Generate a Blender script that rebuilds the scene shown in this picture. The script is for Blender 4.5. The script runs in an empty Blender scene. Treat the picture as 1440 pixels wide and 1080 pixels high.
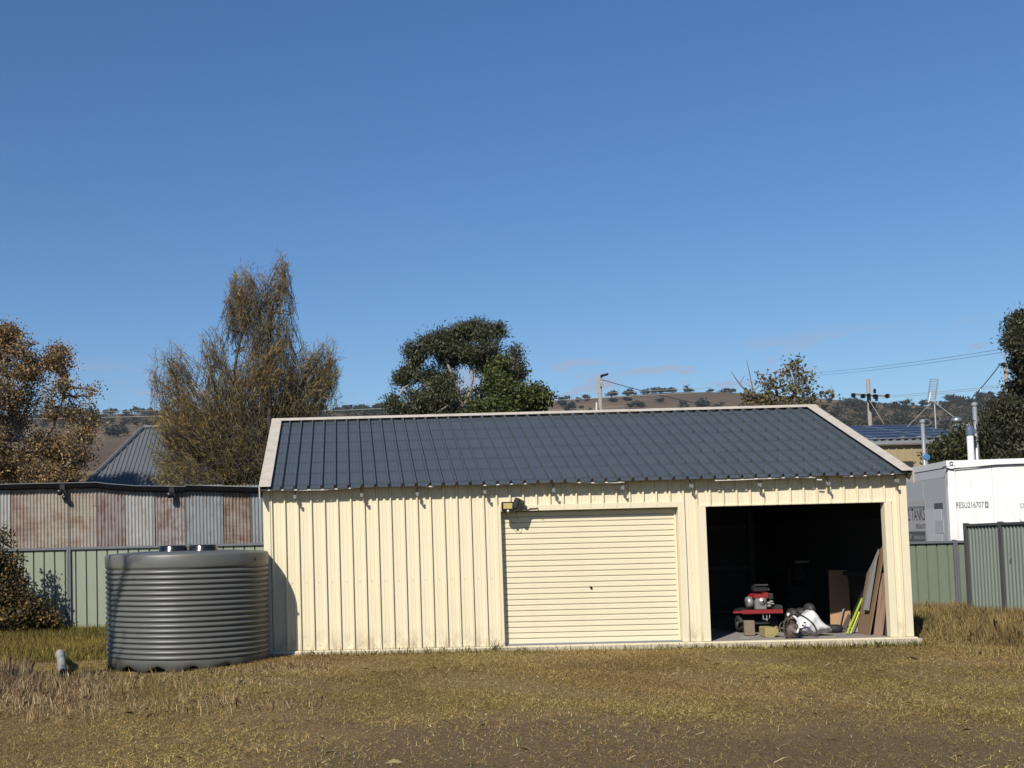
import bpy, math, random
import numpy as np
from mathutils import Vector, Matrix

random.seed(7)
RNG = np.random.default_rng(11)
R = math.radians
scene = bpy.context.scene
COL = scene.collection

# ------------------------------------------------------------------ camera
CAM = np.array([1.169, -16.1357, 1.5])
YAW, PITCH, ROLL = -0.0156, 0.0549, -0.0245
FPX, PX0, PY0 = 1600.0, 462.8, 675.9        # 40 mm lens, frame cropped right of and above the optical axis
_F = np.array([math.sin(YAW) * math.cos(PITCH), math.cos(YAW) * math.cos(PITCH), math.sin(PITCH)])
_R = np.array([math.cos(YAW), -math.sin(YAW), 0.0])
_U = np.cross(_R, _F)
_r = math.cos(ROLL) * _R + math.sin(ROLL) * _U
_u = -math.sin(ROLL) * _R + math.cos(ROLL) * _U
cam_data = bpy.data.cameras.new('camera')
cam = bpy.data.objects.new('camera', cam_data)
COL.objects.link(cam)
cam.matrix_world = Matrix(((_r[0], _u[0], -_F[0], CAM[0]), (_r[1], _u[1], -_F[1], CAM[1]),
                           (_r[2], _u[2], -_F[2], CAM[2]), (0, 0, 0, 1)))
cam_data.sensor_width = 36.0
cam_data.lens = 40.0
cam_data.shift_x = (720.0 - PX0) / 1440.0
cam_data.shift_y = (PY0 - 540.0) / 1440.0
cam_data.clip_end = 20000.0
scene.camera = cam


def at(px, py, Y):
    """world point on the vertical plane y = Y that was measured at photo pixel (px, py)"""
    d = _F * FPX + _r * (px - PX0) + _u * (PY0 - py)
    t = (Y - CAM[1]) / d[1]
    return Vector(CAM + d * t)


def mpp(Y):
    return (Y - CAM[1]) / FPX                   # metres for one photo pixel at depth Y


def onz(px, py, z):
    d = _F * FPX + _r * (px - PX0) + _u * (PY0 - py)
    return Vector(CAM + d * ((z - CAM[2]) / d[2]))


# ------------------------------------------------------------------ sky, sun, exposure
SUN_EL, SUN_AZ = R(38), R(30)                   # azimuth: to the left of the shed's front normal
sun_from = Vector((-math.sin(SUN_AZ) * math.cos(SUN_EL), -math.cos(SUN_AZ) * math.cos(SUN_EL), math.sin(SUN_EL)))
world = bpy.data.worlds.new('World')
scene.world = world
world.use_nodes = True
wt = world.node_tree
for n in list(wt.nodes):
    wt.nodes.remove(n)
wout = wt.nodes.new('ShaderNodeOutputWorld')
bg = wt.nodes.new('ShaderNodeBackground')
sky = wt.nodes.new('ShaderNodeTexSky')
sky.sky_type = 'NISHITA'
sky.sun_disc = False
sky.sun_elevation = SUN_EL
sky.sun_rotation = math.atan2(sun_from.x, sun_from.y)
sky.altitude = 400
sky.air_density = 1.0
sky.dust_density = 0.25
sky.ozone_density = 2.5
tc = wt.nodes.new('ShaderNodeTexCoord')
sep = wt.nodes.new('ShaderNodeSeparateXYZ')
wt.links.new(tc.outputs['Generated'], sep.inputs[0])
mp = wt.nodes.new('ShaderNodeMapping')
mp.inputs['Scale'].default_value = (15, 15, 62)
wt.links.new(tc.outputs['Generated'], mp.inputs[0])
cn = wt.nodes.new('ShaderNodeTexNoise')
cn.inputs['Scale'].default_value = 1.0
cn.inputs['Detail'].default_value = 6
cn.inputs['Roughness'].default_value = 0.55
wt.links.new(mp.outputs[0], cn.inputs['Vector'])
cr = wt.nodes.new('ShaderNodeMapRange')
cr.inputs['From Min'].default_value = 0.525
cr.inputs['From Max'].default_value = 0.61
wt.links.new(cn.outputs[0], cr.inputs['Value'])
band = wt.nodes.new('ShaderNodeValToRGB')
el = band.color_ramp.elements
el[0].position = 0.116; el[0].color = (0, 0, 0, 1)
el[1].position = 0.165; el[1].color = (0, 0, 0, 1)
for p_ in (0.124, 0.140):
    k_ = band.color_ramp.elements.new(p_); k_.color = (1, 1, 1, 1)
wt.links.new(sep.outputs['Z'], band.inputs[0])
mul = wt.nodes.new('ShaderNodeMath'); mul.operation = 'MULTIPLY'
wt.links.new(cr.outputs[0], mul.inputs[0]); wt.links.new(band.outputs[0], mul.inputs[1])
mul2 = wt.nodes.new('ShaderNodeMath'); mul2.operation = 'MULTIPLY'; mul2.inputs[1].default_value = 0.85
wt.links.new(mul.outputs[0], mul2.inputs[0])
cmix = wt.nodes.new('ShaderNodeMixRGB')
cmix.inputs[2].default_value = (3.75, 4.35, 5.8, 1)
wt.links.new(mul2.outputs[0], cmix.inputs[0])
hsv = wt.nodes.new('ShaderNodeHueSaturation')      # deeper, clear winter blue
hsv.inputs['Saturation'].default_value = 1.22
hsv.inputs['Value'].default_value = 1.12
wt.links.new(sky.outputs[0], hsv.inputs['Color'])
ssep = wt.nodes.new('ShaderNodeSeparateColor'); scom = wt.nodes.new('ShaderNodeCombineColor')
wt.links.new(hsv.outputs[0], ssep.inputs[0])
for i_, (k_, p_) in enumerate(((.84, .93), (.955, .92), (1.25, .85))):   # soft shoulder of the camera towards the horizon
    pw = wt.nodes.new('ShaderNodeMath'); pw.operation = 'POWER'; pw.inputs[1].default_value = p_
    ml_ = wt.nodes.new('ShaderNodeMath'); ml_.operation = 'MULTIPLY'; ml_.inputs[1].default_value = k_
    wt.links.new(ssep.outputs[i_], pw.inputs[0]); wt.links.new(pw.outputs[0], ml_.inputs[0]); wt.links.new(ml_.outputs[0], scom.inputs[i_])
wt.links.new(scom.outputs[0], cmix.inputs[1])
wt.links.new(cmix.outputs[0], bg.inputs['Color'])
bg.inputs['Strength'].default_value = 0.07
wt.links.new(bg.outputs[0], wout.inputs[0])

sl = bpy.data.lights.new('sun', 'SUN')
sl.energy = 5.0
sl.angle = R(0.5)
sl.color = (1.0, 0.95, 0.87)
so = bpy.data.objects.new('sun', sl)
COL.objects.link(so)
so.rotation_euler = sun_from.to_track_quat('Z', 'Y').to_euler()
so.location = (-20, -40, 40)
scene.view_settings.view_transform = 'Standard'
scene.view_settings.look = 'None'
scene.view_settings.exposure = 0.515
scene.view_settings.gamma = 1.0


# ------------------------------------------------------------------ materials
ALB = 0.62                                       # all base colours below are noted relative to this


def nt_base(name):
    m = bpy.data.materials.new(name)
    m.use_nodes = True
    t = m.node_tree
    b = t.nodes['Principled BSDF']
    return m, t, b


def mat(name, c, rough=0.6, metal=0.0, var=0.12, scale=6.0, bump=0.0, bscale=60.0, spec=0.4, dirt=None, dscale=2.0, damt=0.35, stretch=(1, 1, 1)):
    """procedural surface: two tones by noise, optional dirt tone, optional fine bump"""
    c = [x * ALB for x in c]
    if dirt: dirt = [x * ALB for x in dirt]
    m, t, b = nt_base(name)
    g = t.nodes.new('ShaderNodeTexCoord')
    mpn = t.nodes.new('ShaderNodeMapping'); mpn.inputs['Scale'].default_value = stretch
    t.links.new(g.outputs['Object'], mpn.inputs[0])
    n = t.nodes.new('ShaderNodeTexNoise'); n.inputs['Scale'].default_value = scale; n.inputs['Detail'].default_value = 5
    t.links.new(mpn.outputs[0], n.inputs['Vector'])
    mx = t.nodes.new('ShaderNodeMixRGB')
    mx.inputs[1].default_value = (*[x * (1 - var) for x in c], 1)
    mx.inputs[2].default_value = (*[min(1, x * (1 + var)) for x in c], 1)
    t.links.new(n.outputs[0], mx.inputs[0])
    out = mx.outputs[0]
    if dirt:
        n2 = t.nodes.new('ShaderNodeTexNoise'); n2.inputs['Scale'].default_value = dscale; n2.inputs['Detail'].default_value = 8
        n2.inputs['Roughness'].default_value = 0.65
        t.links.new(mpn.outputs[0], n2.inputs['Vector'])
        rg = t.nodes.new('ShaderNodeMapRange'); rg.inputs['From Min'].default_value = 0.45; rg.inputs['From Max'].default_value = 0.75
        rg.inputs['To Max'].default_value = damt
        t.links.new(n2.outputs[0], rg.inputs['Value'])
        m2 = t.nodes.new('ShaderNodeMixRGB'); m2.inputs[2].default_value = (*dirt, 1)
        t.links.new(rg.outputs[0], m2.inputs[0]); t.links.new(out, m2.inputs[1])
        out = m2.outputs[0]
    t.links.new(out, b.inputs['Base Color'])
    b.inputs['Roughness'].default_value = rough
    b.inputs['Metallic'].default_value = metal
    b.inputs['Specular IOR Level'].default_value = spec
    if bump:
        n3 = t.nodes.new('ShaderNodeTexNoise'); n3.inputs['Scale'].default_value = bscale; n3.inputs['Detail'].default_value = 6
        t.links.new(mpn.outputs[0], n3.inputs['Vector'])
        bp = t.nodes.new('ShaderNodeBump'); bp.inputs['Strength'].default_value = bump; bp.inputs['Distance'].default_value = 0.02
        t.links.new(n3.outputs[0], bp.inputs['Height'])
        t.links.new(bp.outputs[0], b.inputs['Normal'])
    return m


def leafmat(name, rough=0.55, trans=0.25, spec=0.3):
    """colour comes from the per-leaf colour attribute"""
    m, t, b = nt_base(name)
    a = t.nodes.new('ShaderNodeAttribute'); a.attribute_name = 'Col'
    sc_ = t.nodes.new('ShaderNodeMixRGB'); sc_.blend_type = 'MULTIPLY'; sc_.inputs[0].default_value = 1; sc_.inputs[2].default_value = (ALB, ALB, ALB, 1)
    t.links.new(a.outputs['Color'], sc_.inputs[1])
    t.links.new(sc_.outputs[0], b.inputs['Base Color'])
    b.inputs['Roughness'].default_value = rough
    b.inputs['Specular IOR Level'].default_value = spec
    tr = t.nodes.new('ShaderNodeBsdfTranslucent')
    t.links.new(sc_.outputs[0], tr.inputs['Color'])
    mx = t.nodes.new('ShaderNodeMixShader'); mx.inputs[0].default_value = trans
    t.links.new(b.outputs[0], mx.inputs[1]); t.links.new(tr.outputs[0], mx.inputs[2])
    t.links.new(mx.outputs[0], t.nodes['Material Output'].inputs[0])
    return m


def rust(name, base, rustc, lo, hi, bands=0.0, seed=0.0):
    """weathered iron: zinc or old paint with rust patches, streaks and (optionally) bands across the sheet"""
    base = [x * ALB for x in base]; rustc = [x * ALB * .92 for x in rustc]
    m, t, b = nt_base(name)
    g = t.nodes.new('ShaderNodeTexCoord')
    mp_ = t.nodes.new('ShaderNodeMapping'); mp_.inputs['Location'].default_value = (seed, seed * .7, seed * .3)
    mp_.inputs['Scale'].default_value = (1, 1, 1)
    t.links.new(g.outputs['Object'], mp_.inputs[0])
    n = t.nodes.new('ShaderNodeTexNoise'); n.inputs['Scale'].default_value = 3.2; n.inputs['Detail'].default_value = 9; n.inputs['Roughness'].default_value = .68
    t.links.new(mp_.outputs[0], n.inputs['Vector'])
    ms = t.nodes.new('ShaderNodeMapping'); ms.inputs['Scale'].default_value = (24, 24, 1.6)
    t.links.new(mp_.outputs[0], ms.inputs[0])
    n2 = t.nodes.new('ShaderNodeTexNoise'); n2.inputs['Scale'].default_value = 1.0; n2.inputs['Detail'].default_value = 6
    t.links.new(ms.outputs[0], n2.inputs['Vector'])
    mb = t.nodes.new('ShaderNodeMapping'); mb.inputs['Scale'].default_value = (2, 2, 30)
    t.links.new(mp_.outputs[0], mb.inputs[0])
    n3 = t.nodes.new('ShaderNodeTexNoise'); n3.inputs['Scale'].default_value = 1.0; n3.inputs['Detail'].default_value = 4
    t.links.new(mb.outputs[0], n3.inputs['Vector'])
    ad = t.nodes.new('ShaderNodeMath'); ad.operation = 'MULTIPLY_ADD'; ad.inputs[1].default_value = 0.75
    t.links.new(n2.outputs[0], ad.inputs[0]); t.links.new(n.outputs[0], ad.inputs[2])
    ad2 = t.nodes.new('ShaderNodeMath'); ad2.operation = 'MULTIPLY_ADD'; ad2.inputs[1].default_value = bands
    t.links.new(n3.outputs[0], ad2.inputs[0]); t.links.new(ad.outputs[0], ad2.inputs[2])
    rg = t.nodes.new('ShaderNodeMapRange'); rg.inputs['From Min'].default_value = lo + .20 + bands * .5; rg.inputs['From Max'].default_value = hi + .16 + bands * .5
    t.links.new(ad2.outputs[0], rg.inputs['Value'])
    mx = t.nodes.new('ShaderNodeMixRGB'); mx.inputs[1].default_value = (*base, 1); mx.inputs[2].default_value = (*rustc, 1)
    t.links.new(rg.outputs[0], mx.inputs[0])
    mv = t.nodes.new('ShaderNodeMixRGB'); mv.blend_type = 'MULTIPLY'; mv.inputs[0].default_value = 0.55
    cr_ = t.nodes.new('ShaderNodeValToRGB'); cr_.color_ramp.elements[0].position = .3; cr_.color_ramp.elements[0].color = (.5, .5, .5, 1)
    cr_.color_ramp.elements[1].position = .65; cr_.color_ramp.elements[1].color = (1, 1, 1, 1)
    t.links.new(n2.outputs[0], cr_.inputs[0])
    t.links.new(mx.outputs[0], mv.inputs[1]); t.links.new(cr_.outputs[0], mv.inputs[2])
    t.links.new(mv.outputs[0], b.inputs['Base Color'])
    b.inputs['Roughness'].default_value = 0.6
    b.inputs['Metallic'].default_value = 0.0
    return m


M = {}
M['cream_plain'] = mat('cream_plain', (0.86, 0.755, 0.505), rough=0.42, var=0.04, scale=2.5, dirt=(0.50, 0.41, 0.27), dscale=5, damt=0.16, stretch=(9, 9, 1.0))
M['cream_trim'] = mat('cream_trim', (0.90, 0.795, 0.56), rough=0.42, var=0.04, scale=3)
M['barge'] = mat('beige_capping', (0.64, 0.575, 0.475), rough=0.5, var=0.08, scale=5, dirt=(0.34, 0.29, 0.24), dscale=7, damt=.5)
M['slat'] = mat('roller_cream', (0.93, 0.825, 0.58), rough=0.42, var=0.03, scale=1.5, dirt=(.55, .46, .32), dscale=3, damt=.15)
M['concrete'] = mat('concrete', (0.32, 0.29, 0.26), rough=0.9, var=.18, scale=4, bump=.3, bscale=90, dirt=(.16, .14, .12), dscale=3, damt=.6)
M['slab_edge'] = mat('slab_edge_paint', (0.62, 0.55, 0.41), rough=.8, var=.12, scale=8, bump=.2, bscale=50, dirt=(.25, .19, .12), dscale=6, damt=.55)
M['frame'] = mat('frame_steel', (0.12, 0.12, 0.125), rough=.5, metal=.6, var=.15)
M['bracket'] = mat('bracket_zinc', (0.26, 0.255, 0.24), rough=.6, metal=.2, var=.3, scale=30)
M['screw'] = mat('screw_tan', (0.42, 0.36, 0.25), rough=.6, var=.3, scale=30)
M['galv'] = mat('galvanised', (0.50, 0.52, 0.54), rough=.42, metal=.55, var=.15, scale=14)
M['white_strip'] = mat('white_strip', (0.72, 0.70, 0.66), rough=.5, var=.1)
M['black'] = mat('black_plastic', (0.012, 0.012, 0.013), rough=.35, var=.2)
M['blackmetal'] = mat('black_metal', (0.010, 0.010, 0.011), rough=.7, var=.25, scale=12)
M['tank'] = mat('tank_poly', (0.128, 0.131, 0.122), rough=.44, var=.08, scale=3, spec=.45, dirt=(.2, .17, .13), dscale=3.5, damt=.35)
M['lid'] = mat('lid_black', (0.012, 0.013, 0.014), rough=.22, var=.2, spec=.5)
M['lens'] = mat('lamp_lens', (0.62, 0.48, 0.16), rough=.25, var=.08, scale=20)
M['pipe'] = mat('pipe_grey', (0.42, 0.40, 0.37), rough=.6, var=.12, scale=10, dirt=(.18, .15, .12), dscale=8, damt=.6)
M['fence_a'] = mat('fence_pale_green', (0.315, 0.35, 0.262), rough=.5, var=.05, scale=2, dirt=(.2, .22, .15), dscale=3, damt=.25, stretch=(4, 4, 1))
M['fence_b'] = mat('fence_green', (0.205, 0.25, 0.175), rough=.5, var=.07, scale=2, dirt=(.13, .14, .1), dscale=4, damt=.35, stretch=(3, 3, 1))
M['fence_c'] = mat('fence_grey_green', (0.215, 0.255, 0.215), rough=.5, var=.06, scale=2)
M['post'] = mat('fence_post', (0.16, 0.17, 0.19), rough=.45, var=.08)
M['post_b'] = mat('fence_post_dark', (0.085, 0.09, 0.088), rough=.5, var=.1)
M['white'] = mat('container_white', (0.97, 0.975, 0.96), rough=.4, var=.02, scale=2, dirt=(.55, .48, .38), dscale=4, damt=.3, stretch=(3, 3, .5))
M['bluegrey'] = mat('container_side', (0.74, 0.76, 0.79), rough=.5, var=.04, scale=2)
M['grey_panel'] = mat('grey_vinyl', (0.60, 0.62, 0.645), rough=.5, var=.06, scale=3)
M['sign_grey'] = mat('sign_grey', (0.57, 0.57, 0.57), rough=.5, var=.04)
M['sign_dark'] = mat('sign_dark', (0.13, 0.135, 0.14), rough=.5, var=.1)
M['ink'] = mat('ink_dark', (0.035, 0.037, 0.04), rough=.6, var=.05)
M['ink_red'] = mat('ink_red', (0.50, 0.16, 0.10), rough=.6, var=.1)
M['ink_pale'] = mat('ink_pale', (0.55, 0.56, 0.58), rough=.6, var=.05)
M['bark'] = mat('bark_dark', (0.060, 0.048, 0.038), rough=.9, var=.35, scale=8, bump=.6, bscale=25)
M['bark_pale'] = mat('bark_pale', (0.36, 0.30, 0.24), rough=.8, var=.3, scale=5, bump=.3, bscale=20)
M['bark_grey'] = mat('bark_grey', (0.16, 0.135, 0.115), rough=.9, var=.3, scale=8, bump=.4, bscale=25)
M['wood_pole'] = mat('wood_pole', (0.33, 0.29, 0.25), rough=.85, var=.25, scale=9, stretch=(6, 6, .6), bump=.3, bscale=30)
M['wire'] = mat('wire_dark', (0.03, 0.03, 0.032), rough=.6, var=.1)
M['wire_pale'] = mat('wire_pale', (0.42, 0.40, 0.34), rough=.5, var=.1)
M['tan_wall'] = mat('tan_wall', (0.42, 0.335, 0.195), rough=.5, var=.05, scale=2)
M['house_roof'] = mat('grey_roof', (0.135, 0.145, 0.155), rough=.5, var=.08, scale=3)
M['house_wall'] = mat('brick_house_wall', (0.30, 0.25, 0.2), rough=.8, var=.15, scale=8)
M['solar'] = mat('solar_cell', (0.016, 0.026, 0.055), rough=.45, var=.15, scale=4, spec=.25)
M['alu'] = mat('aluminium', (0.55, 0.56, 0.58), rough=.35, metal=.8, var=.08)
M['white_pipe'] = mat('white_pipe', (0.80, 0.80, 0.78), rough=.4, var=.04)
M['blue'] = mat('blue_plastic', (0.06, 0.23, 0.42), rough=.4, var=.1)
M['bluecap'] = mat('bluegrey_cap', (0.12, 0.15, 0.22), rough=.4, var=.15)
M['red'] = mat('red_paint', (0.30, 0.028, 0.026), rough=.4, var=.15, scale=9)
M['engine'] = mat('engine_alloy', (0.40, 0.39, 0.375), rough=.4, metal=.5, var=.2, scale=20)
M['rubber'] = mat('rubber', (0.02, 0.02, 0.02), rough=.75, var=.25, bump=.2)
M['board_brown'] = mat('board_brown', (0.23, 0.15, 0.09), rough=.8, var=.15, scale=3, stretch=(8, 8, 1))
M['board_red'] = mat('board_redbrown', (0.24, 0.145, 0.10), rough=.8, var=.15, scale=3, stretch=(8, 8, 1))
M['board_dark'] = mat('board_dark', (0.08, 0.06, 0.05), rough=.8, var=.25, scale=4, stretch=(8, 8, 1))
M['board_orange'] = mat('board_orange', (0.42, 0.235, 0.11), rough=.7, var=.1, scale=2)
M['board_grey'] = mat('board_grey', (0.27, 0.26, 0.245), rough=.7, var=.1, scale=4)
M['lime'] = mat('lime_plastic', (0.45, 0.66, 0.06), rough=.4, var=.08)
M['yellow'] = mat('yellow_plastic', (0.68, 0.66, 0.10), rough=.4, var=.08)
M['bag'] = mat('white_bag', (0.74, 0.74, 0.74), rough=.45, var=.06, scale=6, bump=.4, bscale=18)
M['can'] = mat('jerry_can', (0.40, 0.34, 0.14), rough=.4, var=.12, scale=8)
M['block'] = mat('timber_block', (0.23, 0.17, 0.12), rough=.85, var=.25, scale=8, bump=.3, bscale=30)
M['grey_plastic'] = mat('grey_plastic', (0.035, 0.036, 0.038), rough=.6, var=.2)
M['hose'] = mat('hose_brown', (0.07, 0.05, 0.04), rough=.6, var=.3)
M['motor'] = mat('motor_brown', (0.11, 0.085, 0.068), rough=.6, var=.4, scale=18, bump=.5, bscale=40)
M['leaf'] = leafmat('foliage', .55, .22)
M['leaf_far'] = leafmat('foliage_far', .75, .1, .15)
M['grass'] = leafmat('grass_blades', .7, .2, .2)


def roof_mat():
    m, t, b = nt_base('slate_roof')
    g = t.nodes.new('ShaderNodeTexCoord')
    n = t.nodes.new('ShaderNodeTexNoise'); n.inputs['Scale'].default_value = 2.2; n.inputs['Detail'].default_value = 7
    t.links.new(g.outputs['Object'], n.inputs['Vector'])
    mx = t.nodes.new('ShaderNodeMixRGB'); mx.inputs[1].default_value = (0.041, 0.050, 0.0595, 1); mx.inputs[2].default_value = (0.058, 0.069, 0.080, 1)
    t.links.new(n.outputs[0], mx.inputs[0])
    # darker lines lying along each purlin, uneven
    s = t.nodes.new('ShaderNodeSeparateXYZ'); t.links.new(g.outputs['Object'], s.inputs[0])
    fr = t.nodes.new('ShaderNodeMath'); fr.operation = 'MULTIPLY_ADD'; fr.inputs[1].default_value = 1 / 0.47; fr.inputs[2].default_value = 0.208
    t.links.new(s.outputs['Y'], fr.inputs[0])
    f2 = t.nodes.new('ShaderNodeMath'); f2.operation = 'FRACT'; t.links.new(fr.outputs[0], f2.inputs[0])
    rp = t.nodes.new('ShaderNodeValToRGB'); e = rp.color_ramp.elements
    e[0].position = 0.0; e[0].color = (0, 0, 0, 1); e[1].position = .21; e[1].color = (0, 0, 0, 1)
    k = rp.color_ramp.elements.new(.08); k.color = (1, 1, 1, 1)
    t.links.new(f2.outputs[0], rp.inputs[0])
    n2 = t.nodes.new('ShaderNodeTexNoise'); n2.inputs['Scale'].default_value = 5
    t.links.new(g.outputs['Object'], n2.inputs['Vector'])
    ml = t.nodes.new('ShaderNodeMath'); ml.operation = 'MULTIPLY'; t.links.new(rp.outputs[0], ml.inputs[0]); ml.inputs[1].default_value = .55
    m2 = t.nodes.new('ShaderNodeMixRGB'); m2.inputs[2].default_value = (0.020, 0.023, 0.026, 1)
    t.links.new(ml.outputs[0], m2.inputs[0]); t.links.new(mx.outputs[0], m2.inputs[1])
    t.links.new(m2.outputs[0], b.inputs['Base Color'])
    b.inputs['Roughness'].default_value = .45
    b.inputs['Specular IOR Level'].default_value = .4
    return m


M['roof'] = roof_mat()


def cream_mat():
    """cream baked enamel: sheet-to-sheet tone, rain streaks, mud splashed up from the ground"""
    m, t, b = nt_base('cream_steel')
    N = t.nodes.new; L = t.links.new
    g = N('ShaderNodeTexCoord'); s = N('ShaderNodeSeparateXYZ'); L(g.outputs['Object'], s.inputs[0])
    oi = N('ShaderNodeObjectInfo')

    def noise(sc, st, det=6):
        q = N('ShaderNodeMapping'); q.inputs['Scale'].default_value = st; L(g.outputs['Object'], q.inputs[0])
        n = N('ShaderNodeTexNoise'); n.inputs['Scale'].default_value = sc; n.inputs['Detail'].default_value = det; n.inputs['Roughness'].default_value = .65; L(q.outputs[0], n.inputs['Vector']); return n.outputs[0]

    def rng(v, a, c, lo=0., hi=1.):
        q = N('ShaderNodeMapRange'); q.inputs['From Min'].default_value = a; q.inputs['From Max'].default_value = c; q.inputs['To Min'].default_value = lo; q.inputs['To Max'].default_value = hi; L(v, q.inputs['Value']); return q.outputs[0]

    def mix(f, a, c):
        q = N('ShaderNodeMixRGB'); L(f, q.inputs[0])
        for i, v in ((1, a), (2, c)):
            if isinstance(v, tuple): q.inputs[i].default_value = (*[x * ALB for x in v], 1)
            else: L(v, q.inputs[i])
        return q.outputs[0]
    c = mix(rng(oi.outputs['Random'], 0, 1), (.905, .80, .565), (.95, .84, .59))
    c = mix(rng(noise(2.0, (11, 11, .55)), .48, .75, 0, .22), c, (.60, .50, .33))
    c = mix(rng(noise(1.2, (1, 1, 1)), .5, .8, 0, .12), c, (.62, .55, .40))
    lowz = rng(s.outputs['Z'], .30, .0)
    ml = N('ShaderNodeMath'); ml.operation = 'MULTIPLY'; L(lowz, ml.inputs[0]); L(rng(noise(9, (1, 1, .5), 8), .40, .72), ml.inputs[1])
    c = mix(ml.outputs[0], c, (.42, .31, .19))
    L(c, b.inputs['Base Color']); b.inputs['Roughness'].default_value = .42; b.inputs['Specular IOR Level'].default_value = .35
    bp = N('ShaderNodeBump'); bp.inputs['Strength'].default_value = .12; bp.inputs['Distance'].default_value = .03
    L(noise(1.6, (1, 1, .6), 3), bp.inputs['Height']); L(bp.outputs[0], b.inputs['Normal'])
    return m


M['cream'] = cream_mat()


# ------------------------------------------------------------------ mesh helpers
OFF = {}


def link(o, parent=None):
    COL.objects.link(o)
    if parent is not None:
        o.parent = parent
    return o


def thing(name, label, cat, loc=(0, 0, 0), group=None):
    o = bpy.data.objects.new(name, None)
    o.empty_display_size = 0.2
    o.location = loc
    link(o)
    o['label'] = label; o['category'] = cat
    if group: o['group'] = group
    OFF[o] = Vector(loc)
    return o


def tag(o, label, cat, group=None):
    o['label'] = label; o['category'] = cat
    if group: o['group'] = group
    return o


def off(parent):
    return OFF.get(parent, Vector((0, 0, 0))) if parent is not None else Vector((0, 0, 0))


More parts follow.
